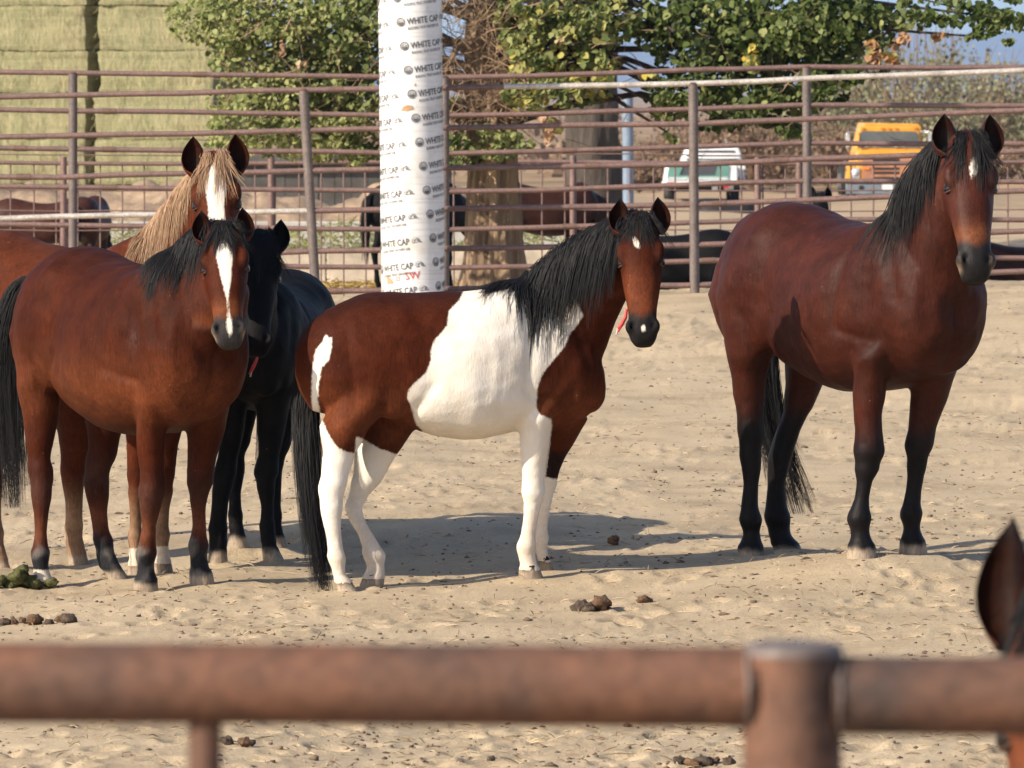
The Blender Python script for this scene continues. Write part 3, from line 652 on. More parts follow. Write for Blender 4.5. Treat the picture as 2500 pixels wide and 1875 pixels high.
def paint_bay_right(c):
    col = np.tile(np.array(BAY), (len(c['v']), 1)); col = dorsal(c, col, w0=.3); col *= (1+.22*noise3(c['v'], 2.6, 1.0))[:, None]
    hz, idx = leg_height(c); isH = idx >= 2
    col = mixc(col, BLK, sstep(np.where(isH, .86, .70), np.where(isH, .60, .48), hz+.05*noise3(c['v'], 9))*.97)
    face = np.clip(c['head'], 0, 1); col = mixc(col, (.085, .026, .016), face*sstep(.38, .1, c['ht'])*.6)
    col = muzzle(c, col, t0=.47, mealy=(.15, .050, .020)); col = eyes_dark(c, col)
    # pale rim round the nostril and lip side
    rim = np.exp(-((c['ht']-.56)/.035)**2-((np.abs(c['hl'])-.067)/.010)**2-((c['hd']+.065)/.03)**2)*face
    col = mixc(col, (.38, .28, .20), np.clip(rim, 0, 1)*.8)
    star = -np.hypot(c['hl']-.012+(c['ht']-.14)*.25, (c['ht']-.145)/2.4)+.019
    w = np.where((face > .5) & (c['hd'] > -.06), star, -1.0)
    return hoof_paint(c, col), w
def paint_bay_left(c):
    col = np.tile(np.array(BAY2), (len(c['v']), 1)); col = dorsal(c, col, w0=.45); col = warm_belly(c, col, .5); col *= (1+.25*noise3(c['v'], 2.8, 2.0))[:, None]
    hz, idx = leg_height(c); nz = .04*noise3(c['v'], 11)
    col = mixc(col, (.045, .020, .014), np.exp(-((hz-np.where(idx >= 2, .50, .45))/.10)**2)*sstep(.75, .6, hz)*.75)
    col = mixc(col, (.13, .045, .022), np.exp(-((hz-.30)/.07)**2)*.7)
    col = mixc(col, (.016, .016, .018), sstep(.25, .18, hz+nz))
    col = mixc(col, (.13, .115, .10), sstep(.27, .20, hz+nz)*np.clip(noise3(c['v'], 16)*2.2, 0, 1)*.7)
    wound = np.exp(-((c['px']-325)/14)**2-((c['py']-825)/34)**2)*(c['n'][:, 1] < 0); col = mixc(col, (.06, .03, .025), np.clip(wound*(.6+noise3(c['v'], 60)), 0, .8))
    face = np.clip(c['head'], 0, 1); col = muzzle(c, col, (.035, .032, .032), t0=.49, mealy=(.17, .052, .018)); col = eyes_dark(c, col)
    rim = np.exp(-((c['ht']-.575)/.03)**2-((np.abs(c['hl'])-.068)/.012)**2-((c['hd']+.075)/.04)**2)*face; col = mixc(col, (.34, .25, .18), np.clip(rim, 0, 1)*.8)
    half = np.interp(c['ht'], [.06, .10, .15, .19, .24, .30, .36, .40, .46, .50, .53, .57, .60], [0, .014, .034, .036, .030, .022, .012, .005, .003, .007, .013, .012, .0])
    blz = half-np.abs(c['hl']-np.interp(c['ht'], [.08, .2, .5], [.0, .002, .006])); blz = np.where((c['ht'] > .06) & (c['ht'] < .6), blz, -.05)
    w = np.where((face > .5) & (c['hd'] > -.075), blz, -1.0)
    sock = .115-hz; w = np.where((idx == 2) & (hz < .4), sock, w)       # one white sock
    low = hz < .05; w = np.where(low & (idx == 2), -.05, w)
    return hoof_paint(c, col, .058), w
def paint_chestnut(c):
    col = np.tile(np.array(CHEST), (len(c['v']), 1)); col = dorsal(c, col, (.09, .03, .015), .3); col *= (1+.2*noise3(c['v'], 2.6, 8.0))[:, None]
    hz, idx = leg_height(c); col = mixc(col, (.30, .19, .115), sstep(.5, .2, hz)*.7); col = eyes_dark(c, col)
    face = np.clip(c['head'], 0, 1)
    half = np.interp(c['ht'], [.03, .06, .12, .17, .24, .32, .40, .50], [0, .022, .044, .046, .036, .036, .040, .035])
    w = np.where((face > .5) & (c['hd'] > -.075), half-np.abs(c['hl']), -1.0)
    w = np.where((hz < .3) & (idx < 2), .14-hz, w); w = np.where(hz < .05, -.05, w)
    return hoof_paint(c, col), w
def paint_black(c):
    col = np.tile(np.array(BLK), (len(c['v']), 1)); col = eyes_dark(c, col, (.006, .006, .006))
    return hoof_paint(c, col), np.full(len(col), -1.0)
def paint_dark(base, points=True):
    def fn(c):
        col = np.tile(np.array(base), (len(c['v']), 1)); hz, idx = leg_height(c)
        if points: col = mixc(col, BLK, sstep(.75, .5, hz))
        return hoof_paint(c, muzzle(c, col)), np.full(len(col), -1.0)
    return fn

PINTO_LEGS = dict(
    rH=dict(d=29.10, kb=.82, px=[(778, 905, 1040), (786, 868, 1105), (782, 853, 1160), (776, 843, 1200), (781, 838, 1240), (785, 834, 1268), (795, 836, 1312), (800, 840, 1350), (803, 845, 1377), (812, 844, 1402), (818, 862, 1424), (823, 877, 1446)]),
    lH=dict(d=29.36, kb=.8, px=[(880, 1016, 1046), (866, 976, 1105), (862, 938, 1160), (850, 905, 1205), (839, 884, 1240), (852, 893, 1272), (872, 913, 1305), (884, 930, 1335), (887, 942, 1360), (895, 940, 1388), (884, 939, 1412), (874, 937, 1436)]),
    rF=dict(d=29.45, kb=.85, px=[(1266, 1352, 1020), (1267, 1346, 1050), (1272, 1338, 1113), (1276, 1330, 1170), (1276, 1329, 1205), (1277, 1319, 1250), (1271, 1309, 1300), (1262, 1307, 1335), (1261, 1309, 1352), (1270, 1312, 1377), (1266, 1322, 1396), (1265, 1330, 1415)]),
    lF=dict(d=29.72, kb=.9, px=[(1335, 1436, 1020), (1338, 1418, 1060), (1334, 1382, 1120), (1324, 1362, 1165), (1320, 1357, 1190), (1314, 1346, 1235), (1308, 1338, 1285), (1305, 1338, 1330), (1306, 1338, 1347), (1314, 1342, 1367), (1316, 1350, 1380), (1316, 1353, 1395)]))
LBAY_LEGS = dict(
    rH=dict(d=29.3, kb=1.05, px=[(42, 140, 940), (50, 148, 985), (58, 142, 1030), (63, 134, 1075), (67, 125, 1121), (70, 132, 1175), (74, 127, 1212), (80, 121, 1248), (83, 116, 1302), (79, 118, 1338), (76, 121, 1374), (82, 121, 1395), (76, 130, 1421), (74, 133, 1448)]),
    lH=dict(d=29.5, kb=1.05, px=[(205, 310, 1000), (214, 298, 1050), (217, 286, 1100), (208, 272, 1140), (204, 268, 1175), (210, 267, 1212), (217, 264, 1248), (225, 266, 1290), (231, 275, 1325), (233, 284, 1356), (243, 292, 1382), (256, 308, 1400), (260, 316, 1416)]),
    rF=dict(d=28.7, kb=1.12, px=[(328, 415, 985), (332, 408, 1030), (333, 403, 1067), (337, 401, 1121), (342, 401, 1175), (337, 401, 1219), (342, 391, 1250), (345, 383, 1284), (339, 381, 1325), (331, 380, 1363), (335, 378, 1394), (327, 385, 1423), (325, 389, 1448)]),
    lF=dict(d=28.85, kb=1.12, px=[(455, 560, 1000), (457, 551, 1040), (457, 540, 1085), (457, 529, 1130), (459, 519, 1172), (459, 513, 1204), (464, 505, 1236), (468, 505, 1284), (462, 506, 1327), (461, 508, 1356), (465, 510, 1384), (462, 522, 1408), (462, 525, 1429)]))
RBAY_LEGS = dict(
    rH=dict(d=29.8, kb=1.05, px=[(1775, 1885, 870), (1785, 1874, 915), (1788, 1868, 965), (1798, 1863, 1017), (1803, 1861, 1071), (1801, 1861, 1107), (1809, 1859, 1144), (1813, 1854, 1180), (1808, 1852, 1234), (1807, 1859, 1277), (1813, 1857, 1308), (1800, 1864, 1342), (1798, 1867, 1369)]),
    lH=dict(d=30.0, kb=1.05, px=[(1915, 2022, 900), (1917, 2007, 945), (1914, 1984, 999), (1900, 1952, 1050), (1882, 1944, 1089), (1874, 1931, 1125), (1872, 1919, 1180), (1868, 1922, 1234), (1868, 1930, 1277), (1876, 1932, 1306), (1888, 1957, 1338), (1885, 1961, 1361)]),
    rF=dict(d=28.9, kb=1.12, px=[(2078, 2178, 875), (2083, 2166, 915), (2081, 2163, 963), (2085, 2154, 1017), (2089, 2154, 1071), (2087, 2156, 1107), (2087, 2147, 1144), (2091, 2131, 1174), (2085, 2123, 1216), (2075, 2123, 1245), (2069, 2125, 1274), (2077, 2125, 1308), (2069, 2139, 1341), (2065, 2142, 1367)]),
    lF=dict(d=29.1, kb=1.12, px=[(2210, 2345, 880), (2218, 2328, 925), (2224, 2316, 963), (2221, 2297, 1017), (2219, 2284, 1053), (2211, 2275, 1089), (2210, 2268, 1125), (2213, 2258, 1165), (2210, 2251, 1198), (2203, 2248, 1234), (2198, 2250, 1266), (2205, 2248, 1295), (2195, 2262, 1333), (2194, 2266, 1356)]))
CHES_LEGS = dict(
    rF=dict(d=30.05, kb=1.1, px=[(295, 380, 960), (303, 370, 1020), (307, 355, 1090), (312, 352, 1150), (310, 358, 1200), (314, 350, 1240), (316, 346, 1290), (312, 350, 1340), (316, 350, 1365), (312, 356, 1385), (310, 360, 1406)]),
    lF=dict(d=30.35, kb=1.1, px=[(380, 470, 960), (385, 450, 1020), (386, 434, 1090), (380, 424, 1150), (376, 424, 1200), (380, 416, 1240), (381, 412, 1290), (376, 414, 1340), (380, 414, 1362), (376, 420, 1380), (374, 424, 1400)]),
    rH=dict(d=30.5, kb=1.05, px=[(-75, 40, 960), (-70, 30, 1030), (-60, 14, 1110), (-55, 8, 1165), (-48, 6, 1210), (-42, 4, 1260), (-34, 8, 1310), (-26, 14, 1340), (-20, 18, 1365), (-18, 24, 1382), (-16, 30, 1397)]),
    lH=dict(d=30.9, kb=1.05, px=[(120, 240, 960), (135, 232, 1030), (150, 222, 1090), (145, 212, 1140), (150, 206, 1180), (158, 204, 1230), (160, 200, 1290), (158, 206, 1325), (164, 208, 1345), (166, 214, 1362), (166, 220, 1380)]))
BLAK_LEGS = dict(
    rF=dict(d=30.3, kb=1.1, px=[(525, 610, 970), (535, 600, 1020), (538, 594, 1067), (530, 582, 1110), (524, 575, 1145), (517, 571, 1180), (515, 560, 1225), (511, 553, 1284), (508, 557, 1318), (512, 553, 1340), (508, 556, 1360), (507, 557, 1374)]),
    lF=dict(d=30.3, kb=1.1, px=[(620, 715, 970), (626, 703, 1013), (629, 694, 1067), (631, 682, 1115), (622, 677, 1157), (626, 673, 1192), (636, 669, 1238), (635, 669, 1284), (633, 676, 1311), (640, 676, 1335), (638, 688, 1354), (637, 695, 1369)]),
    rH=dict(d=31.2, kb=1.05, px=[(540, 640, 960), (550, 622, 1030), (562, 600, 1110), (560, 598, 1150), (557, 590, 1205), (559, 590, 1250), (556, 596, 1285), (562, 598, 1305), (556, 604, 1322), (554, 608, 1338)]),
    lH=dict(d=31.2, kb=1.05, px=[(650, 735, 960), (655, 725, 1030), (655, 700, 1110), (650, 690, 1150), (652, 688, 1205), (654, 686, 1250), (652, 690, 1285), (656, 692, 1305), (654, 698, 1322), (652, 702, 1338)]))
G_HERD = 'horses standing in the sand pen'
def T3(*a): return [W(*p) for p in a]

SPECS = []
SPECS.append(dict(label='brown and white pinto horse in the middle with black mane, looking at the camera', group=G_HERD, M=(-.27, 29.40), gz=-.015, yaw=10, s=.93, mat=COAT_A, coat=BAY2, lid=LID_B, hair=H_BLACK, dock_mat=H_DARK, paint=paint_pinto, seed=3,
    torso_px=[(722, 850, 915, .05), (733, 822, 960, .12), (760, 787, 1000, .18), (796, 757, 1010, .225), (843, 733, 1008, .255), (879, 718, 1000, .265), (915, 713, 1000, .272), (960, 712, 1022, .28), (1016, 713, 1050, .292), (1060, 713, 1066, .305), (1132, 711, 1076, .318),
              (1186, 702, 1069, .305), (1240, 694, 1056, .275), (1290, 698, 1048, .25), (1340, 712, 1044, .228), (1390, 745, 1036, .205), (1430, 800, 1016, .17), (1458, 860, 985, .12), (1474, 900, 950, .06)],
    legs=PINTO_LEGS, up_scale=.90, poll=(1561, 524, 29.15), nose=(1569, 822, 28.90), face=(-.05, -1, .1), head_w=1.0, neck_base=(.45, 0, 1.17), nk_f=.17, nk_u=.33, nk_end=(-.14, .10, -.02), neck_s=1.12,
    ears=dict(out=.26, turn=.30, len=.175), mane=dict(clumps=150, per=16, side=-1, u0=.10, u1=1.0, len_u=[0, .2, .5, .8, 1], len=[.30, .42, .54, .52, .40], sweep=(-.14, 0, 0), thick=1.15), forelock=dict(clumps=30, per=9, len=.17, spread=.02),
    tail=dict(path=T3((772, 810, 29.36), (756, 880, 29.42), (748, 960, 29.40), (746, 1040, 29.32), (754, 1160, 29.24), (766, 1290, 29.2), (788, 1442, 29.17)), clumps=80, per=16, width=.060, tip=.02)))
SPECS.append(dict(label='tall glossy bay horse on the right with black lower legs and small white star', group=G_HERD, M=(1.60, 29.42), gz=.09, yaw=-58, s=1.15, mat=COAT_B, coat=BAY, lid=LID_B, hair=H_BLACK, dock_mat=H_DARK, paint=paint_bay_right, seed=5,
    torso_fn=lambda x, t, b, hw: (x, t, b-(.065 if -.3 < x < .7 else .03), hw*1.03), legs=RBAY_LEGS, poll=(2368, 326, 28.45), nose=(2390, 664, 28.15), face=(.10, -1, .1), nk_f=.16, nk_u=.36, nk_end=(-.12, .10, -.10), neck_s=1.10,
    ears=dict(out=.30, turn=.30, len=.18), mane=dict(clumps=80, per=16, side=-1, u0=.38, u1=1.0, len_u=[0, .3, .5, .8, 1], len=[.1, .2, .50, .54, .34], sweep=(-.05, 0, 0), thick=1.2, flip=.08), forelock=dict(clumps=42, per=9, len=.25, spread=.03, part=.016),
    tail=dict(path=T3((1850, 600, 30.2), (1858, 700, 30.35), (1862, 850, 30.4), (1868, 950, 30.38), (1885, 1050, 30.35), (1915, 1150, 30.3), (1945, 1255, 30.25)), clumps=60, per=14, width=.07, tip=.045)))
SPECS.append(dict(label='red bay horse on the left with long white blaze and one white hind sock', group=G_HERD, M=(-1.82, 29.08), gz=-.01, yaw=-58, s=1.08, mat=COAT_B2, coat=BAY2, lid=LID_B, hair=H_BLACK, dock_mat=H_DARK, paint=paint_bay_left, seed=8,
    torso_fn=lambda x, t, b, hw: (x, t, b-(.10 if -.3 < x < .7 else .04), hw*1.07), legs=LBAY_LEGS, poll=(543, 545, 28.30), nose=(558, 824, 28.02), head_w=1.07, face=(.0, -1, .12), nk_f=.24, nk_u=.14, nk_end=(-.10, .12, -.05), neck_s=1.12,
    ears=dict(out=.30, turn=.32, len=.17), mane=dict(clumps=64, per=16, side=-1, u0=.48, u1=1.0, len_u=[0, .3, .5, .8, 1], len=[.1, .16, .24, .38, .34], sweep=(-.02, 0, 0), thick=1.1), forelock=dict(clumps=36, per=9, len=.16, spread=.045),
    tail=dict(path=T3((140, 700, 29.62), (95, 672, 29.78), (52, 706, 29.82), (28, 790, 29.8), (22, 920, 29.8), (25, 1060, 29.78), (32, 1240, 29.75)), clumps=70, per=14, width=.075, tip=.03)))
SPECS.append(dict(label='chestnut horse with flaxen mane and broad white blaze behind the left bay', group=G_HERD, M=(-2.22, 30.42), gz=0.0, yaw=-42, s=1.10, mat=COAT_C, coat=CHEST, lid=LID_B, hair=H_FLAX, dock_mat=H_FLAX, paint=paint_chestnut, seed=12, ear_rim=.35,
    legs=CHES_LEGS, poll=(524, 377, 29.55), nose=(534, 690, 29.28), face=(.0, -1, .1), nk_f=.26, nk_u=.20, nk_end=(-.10, .12, -.12), neck_s=.95,
    ears=dict(out=.30, turn=.30, len=.185), mane=dict(clumps=90, per=16, side=-1, u0=.38, u1=1.0, len_u=[0, .3, .5, .8, 1], len=[.1, .2, .36, .44, .34], sweep=(-.06, 0, 0), thick=1.15), forelock=dict(clumps=34, per=8, len=.24, spread=.02, part=.014),
    tail=dict(path=T3((-190, 640, 31.0), (-215, 760, 31.1), (-215, 950, 31.1), (-200, 1150, 31.05)), clumps=30, per=10, width=.07, tip=.03)))
SPECS.append(dict(label='black horse facing the camera between the red bay and the pinto', group=G_HERD, M=(-1.20, 30.80), gz=-.01, yaw=-98, s=.97, mat=COAT_K, coat=BLK, lid=LID_B, hair=H_BLACK, dock_mat=H_DARK, paint=paint_black, seed=15,
    legs=BLAK_LEGS, poll=(636, 568, 29.75), nose=(628, 850, 29.50), face=(.08, -1, .1), nk_f=.30, nk_u=.08, nk_end=(.0, .16, -.06), neck_s=1.0,
    ears=dict(out=.36, turn=.3, len=.17), mane=dict(clumps=50, per=14, side=1, u0=.35, u1=1.0, len_u=[0, .3, .5, .8, 1], len=[.1, .16, .28, .30, .25], thick=1.1, flip=.4), forelock=dict(clumps=40, per=12, len=.24, spread=.03),
    tail=dict(path=T3((655, 720, 31.55), (660, 800, 31.62), (662, 960, 31.65), (660, 1150, 31.62)), clumps=30, per=10, width=.06, tip=.03)))
for S, dd in zip(SPECS, (-.30, .18, .52, .50, .45)): shift_depth(S, dd)
for S in SPECS:
    for k in S['legs'].values():
        xa, xb, y = k['px'][-1]; p = W((xa+xb)/2, y, k['d']); CONTACTS.append((p.x, p.y, p.z+.006))
solve_ground()
for S in SPECS: make_horse(S)

SPECS2 = dict(label='brown horse at the lower right corner, only one dark tipped ear and cheek in view', group=G_HERD, M=(1.52, 10.25), gz=-.01, yaw=-112, s=1.0, mat=COAT_B2, coat=(.050, .017, .010), lid=LID_B, hair=H_BLACK, dock_mat=H_DARK, paint=paint_dark((.13, .04, .018)), seed=31, voxel=.013,
    legs=dict(rF=None, lF=None, rH=None, lH=None), poll=(2598, 1418, 8.95), nose=(2640, 2380, 8.65), face=(-.12, -1, .1), nk_f=.25, nk_u=.15, nk_end=(.12, .12, .0),
    ears=dict(out=.16, turn=.9, len=.195, wid=.8), mane=dict(clumps=50, per=12, side=1, u0=.2, u1=1.0, len_u=[0, 1], len=[.25, .3]), forelock=dict(clumps=40, per=12, len=.2, spread=.03),
    tail=dict(path=[(1.85, 11.0, 1.28), (1.9, 11.1, 1.1), (1.9, 11.1, .7), (1.9, 11.08, .35)], clumps=20, per=8, width=.06))
make_horse(SPECS2)

def neck_tag(label, pts, loc, mat, clip):
    mb = MB(); mb.tube([W(*p) for p in pts], [.006, .008, .009, .007], 8); o = thing('neck_tag', label, 'tag', W(*loc)); mb.build('red_cord', mat, o, True)
    e = W(*pts[-1]); mb = MB(); mb.tube([e, e+Vector((-.006, 0, -.028))], .004, 8); mb.build('clip', clip, o, True)
    mb = MB(); mb.tube([W(*pts[-2]), W(*pts[-2])+Vector((-.018, 0, -.035))], [.008, .005], 8); mb.build('cord_end', mat, o, True)
M_RED = simple('red_nylon', (.55, .04, .035), .5, var=.1, scale=30); M_CLIP = simple('steel_clip', (.5, .48, .45), .3, metal=.6)
neck_tag('red cord tag hanging from the pinto neck under its jaw', [(1530, 755, 28.74), (1527, 775, 28.73), (1518, 792, 28.72), (1508, 802, 28.72)], (1518, 790, 28.72), M_RED, M_CLIP)
neck_tag('dark red tag hanging under the black horse chin', [(628, 872, 29.84), (624, 884, 29.83), (618, 896, 29.82), (614, 906, 29.82)], (622, 890, 29.82), M_RED, M_CLIP)
# ------------------------------------------------------------------ ground sheet
def sand_mat():
    m, nt, ns, ls, b = mat_new('sand')
    tc = N(nt, 'ShaderNodeTexCoord')
    n1 = N(nt, 'ShaderNodeTexNoise', Scale=1.3, Detail=8.0, Roughness=.65); n2 = N(nt, 'ShaderNodeTexNoise', Scale=42.0, Detail=8.0, Roughness=.75); n3 = N(nt, 'ShaderNodeTexNoise', Scale=160.0, Detail=3.0)
    for n in (n1, n2, n3): ls.new(tc.outputs['Object'], n.inputs['Vector'])
    r1 = ramp(nt, [(.30, (.38, .293, .195)), (.50, (.505, .400, .270)), (.72, (.57, .46, .32))]); ls.new(n1.outputs['Fac'], r1.inputs[0])
    r2 = ramp(nt, [(.30, (.58, .54, .48)), (.43, (.92, .91, .89)), (.75, (1.10, 1.08, 1.05))]); ls.new(n2.outputs['Fac'], r2.inputs[0])
    mx = N(nt, 'ShaderNodeMix', data_type='RGBA', blend_type='MULTIPLY'); mx.inputs['Factor'].default_value = 1.0; ls.new(r1.outputs[0], mx.inputs['A']); ls.new(r2.outputs[0], mx.inputs['B'])
    r3 = ramp(nt, [(.35, (.78, .77, .75)), (.6, (1.06, 1.06, 1.06))]); ls.new(n3.outputs['Fac'], r3.inputs[0])
    m2 = N(nt, 'ShaderNodeMix', data_type='RGBA', blend_type='MULTIPLY'); m2.inputs['Factor'].default_value = .8; ls.new(mx.outputs['Result'], m2.inputs['A']); ls.new(r3.outputs[0], m2.inputs['B'])
    # the desert beyond the pens is redder
    sp = N(nt, 'ShaderNodeSeparateXYZ'); ls.new(tc.outputs['Object'], sp.inputs[0])
    mr = N(nt, 'ShaderNodeMapRange'); mr.inputs['From Min'].default_value = 95; mr.inputs['From Max'].default_value = 240; ls.new(sp.outputs['Y'], mr.inputs['Value'])
    nf = N(nt, 'ShaderNodeTexNoise', Scale=.05, Detail=9.0, Roughness=.7); ls.new(tc.outputs['Object'], nf.inputs['Vector'])
    rf = ramp(nt, [(.38, (.17, .13, .07)), (.5, (.32, .215, .125)), (.66, (.40, .27, .16))]); ls.new(nf.outputs['Fac'], rf.inputs[0])
    m3 = N(nt, 'ShaderNodeMix', data_type='RGBA'); ls.new(mr.outputs[0], m3.inputs['Factor']); ls.new(m2.outputs['Result'], m3.inputs['A']); ls.new(rf.outputs[0], m3.inputs['B'])
    ls.new(m3.outputs['Result'], b.inputs['Base Color']); b.inputs['Roughness'].default_value = .95; b.inputs['Specular IOR Level'].default_value = .15
    bp = N(nt, 'ShaderNodeBump', Strength=.8, Distance=.016); ls.new(n2.outputs['Fac'], bp.inputs['Height'])
    b3 = N(nt, 'ShaderNodeBump', Strength=.4, Distance=.006); ls.new(n3.outputs['Fac'], b3.inputs['Height']); ls.new(bp.outputs[0], b3.inputs['Normal']); ls.new(b3.outputs[0], b.inputs['Normal'])
    return m
M_SAND = sand_mat()
ys = [-40, -20, -10, -4, 0, 3, 6, 9, 12, 14, 16, 18, 19.5]
y = 20.5
while y < 63: ys.append(y); y += .062*(y/30)**2
while y < 40000: ys.append(y); y *= 1.02 if y < 120 else 1.06
ys = np.array(ys); nc = 420
uu = np.linspace(-1, 1, nc)
outx = np.array([.4, 1.0, 2.0, 3.5, 6, 10, 16, 28, 50, 100, 250, 700, 2000, 6000, 16000])
hwid = 1.13*1250/FPX*np.clip(ys, 14, 4000)
X = np.concatenate([-(hwid[:, None]+outx[::-1][None, :]), uu[None, :]*hwid[:, None], hwid[:, None]+outx[None, :]], 1)
Y = np.repeat(ys[:, None], X.shape[1], 1)
Z = ground_z(X, Y)
near = sstep(19, 21, Y)*(1-sstep(64, 80, Y))*(np.abs(X) < 8)
def fbm(x, y, sc, oc, seed):
    s = 0; a = 1.0
    for o in range(oc): s = s+a*vnoise(x*sc*2**o+o*17.3, y*sc*2**o-o*9.1, seed+o); a *= .55
    return s
MSK = np.clip(.45+1.7*fbm(X, Y*.6, .65, 3, 71), .05, 1.2)
Z += near*(fbm(X, Y*.6, .7, 3, 1)*.075+(fbm(X, Y*.45, 3.2, 3, 5)*.019+fbm(X, Y*.4, 26.0, 3, 11)*.0072)*MSK*(.85+np.clip(Y-27, 0, 30)*.05))
# hoof prints: pits with a raised rim
rp = random.Random(21)
for k in range(1000):
    d = 1/(1/21.0+(1/62.0-1/21.0)*rp.random()); x0 = rp.uniform(-1.1, 1.1)*1250/FPX*d; r = rp.uniform(.045, .085); dep = rp.uniform(.006, .030)
    j0, j1 = np.searchsorted(ys, [d-r*2.6, d+r*2.6])
    if j1-j0 < 1: continue
    ww = 1.13*1250/FPX*d; c0 = int((x0-r*2.6+ww)/(2*ww)*(nc-1)); c1 = int((x0+r*2.6+ww)/(2*ww)*(nc-1))+1
    c0 = max(0, c0)+len(outx); c1 = min(nc, c1)+len(outx)
    if c1 <= c0: continue
    q = np.hypot(X[j0:j1, c0:c1]-x0, (Y[j0:j1, c0:c1]-d)*.85)/r
    Z[j0:j1, c0:c1] += dep*(-np.exp(-(q/.85)**4)+.32*np.exp(-((q-1.35)/.38)**2))
# sand is pressed and flat right under each hoof
for (hx, hy, hz) in CONTACTS:
    rr_ = np.hypot(X-hx, Y-hy); w = np.exp(-(rr_/.10)**4); Z = Z*(1-w)+(hz+.001)*w+.011*np.exp(-((rr_-.13)/.05)**2)*(.5+1.2*vnoise(X*9, Y*9, 3))
Z += (1-near)*(Y > 64)*fbm(X, Y, .12, 4, 31)*np.clip((Y-70)*.006, .02, .5)
nyy, nxx = X.shape
idx = np.arange(nyy*nxx).reshape(nyy, nxx)
Qg = np.stack([idx[:-1, :-1], idx[:-1, 1:], idx[1:, 1:], idx[1:, :-1]], -1).reshape(-1, 4)
g = link('ground', new_mesh('ground', np.stack([X, Y, Z], -1).reshape(-1, 3), Qg), M_SAND); tag(g, 'pale trampled sand of the pen and the desert behind it', kind='structure')
def surf(x, y):
    j = int(np.clip(np.searchsorted(ys, y), 1, len(ys)-1)); w_ = (y-ys[j-1])/(ys[j]-ys[j-1])
    return float((1-w_)*np.interp(x, X[j-1], Z[j-1])+w_*np.interp(x, X[j], Z[j]))

# ------------------------------------------------------------------ dung, clods, straw and twigs on the sand
def lump_mesh(seed, el=(1, 1, .75), n=10, rough=.25, m=7):
    V = []; Q = []
    for i in range(m):
        th = math.pi*(i+.5)/m
        for k in range(n):
            a = 2*math.pi*k/n; p = Vector((math.sin(th)*math.cos(a), math.sin(th)*math.sin(a), math.cos(th))); r = 1+rough*mnoise.noise(p*2.1+Vector((seed*3.1, 0, 0)))*1.6
            V.append((p.x*r*el[0], p.y*r*el[1], p.z*r*el[2]))
    V.append((0, 0, el[2])); V.append((0, 0, -el[2]))
    for i in range(m-1):
        for k in range(n): Q.append([i*n+k, (i+1)*n+k, (i+1)*n+(k+1) % n, i*n+(k+1) % n])
    for k in range(n): Q.append([m*n, k, (k+1) % n]); Q.append([m*n+1, (m-1)*n+(k+1) % n, (m-1)*n+k])
    return V, Q
M_DUNG = simple('dry_dung', (.085, .058, .04), .9, var=.3, scale=30, bump=.6, bscale=90); M_DUNG2 = simple('fresh_green_dung', (.085, .085, .018), .6, var=.3, scale=40, bump=.6, bscale=120); M_DUNG3 = simple('brown_dung', (.15, .085, .045), .9, var=.3, scale=40, bump=.6, bscale=120)
def on_sand(px, py):
    d = FPX*(CAMZ-0.0)/(py-YH)
    for k in range(12):
        x = (px-1250)/FPX*d; d = FPX*(CAMZ-surf(x, d))/(py-YH)
    return Vector(((px-1250)/FPX*d, d, surf((px-1250)/FPX*d, d)))
def dung_pile(label, px, py, balls, mat, seed):
    c = on_sand(px, py); root = thing('manure_pile', label, 'manure', c)
    rr = random.Random(seed)
    for i, (dx, dz, r) in enumerate(balls):
        V, Q = lump_mesh(seed*10+i, (1.2, 1.0, .72), 14, .42); k = c.y/FPX
        o = link('dung_ball', new_mesh('dung_ball', np.array(V)*r*k, Q), mat if isinstance(mat, bpy.types.Material) else mat[i % len(mat)], root); o.location = (dx*k, rr.uniform(-.05, .05), r*k*.42+dz*k*.9); o.rotation_euler = (rr.uniform(-.4, .4), rr.uniform(-.4, .4), rr.random()*3)
dung_pile('pile of dark manure balls on the sand right of the pinto front hooves', 1445, 1492, [(-28, 0, 19), (2, 0, 17), (24, 14, 21), (-8, -2, 14), (40, -4, 10)], [M_DUNG, M_DUNG, M_DUNG3], 2)
dung_pile('fresh green manure heap beside the red bay white hind sock', 40, 1432, [(-48, 0, 20), (-20, 0, 24), (4, 18, 22), (24, 4, 22), (46, 0, 18), (14, 38, 16), (-36, 12, 14), (84, 4, 14)], M_DUNG2, 3)
dung_pile('small brown manure pile below the red bay front hooves', 150, 1520, [(-64, 0, 19), (-30, -4, 12), (0, 0, 15), (18, 4, 17), (-96, 0, 9)], [M_DUNG3, M_DUNG], 4)
dung_pile('manure clod at the left edge of the picture', 28, 1524, [(-18, 0, 13), (4, 0, 12), (-28, 0, 9)], [M_DUNG, M_DUNG3], 5)
dung_pile('crumbled manure below the rail near the right post', 1700, 1868, [(-40, 0, 16), (-10, 0, 18), (20, 0, 20), (44, 2, 13), (80, 4, 15)], [M_DUNG, M_DUNG3], 6)
dung_pile('single brown clod on the sand right of the manure balls', 1570, 1470, [(0, 0, 14), (14, 0, 9)], M_DUNG3, 7)
dung_pile('brown clod in the shadow between pinto and right bay', 1496, 1330, [(0, 4, 14), (6, 14, 10)], M_DUNG3, 8)
dung_pile('small lump of manure under the rail left of the thin upright', 555, 1815, [(0, 0, 15), (44, 0, 16), (60, -2, 9)], [M_DUNG, M_DUNG3], 9)
M_BIT = hair_mat('straw_bits', (.16, .10, .055), (.58, .46, .29), .9, .1); M_CRUMB = simple('dark_crumbs', (.17, .12, .082), .95, var=.4, scale=20)
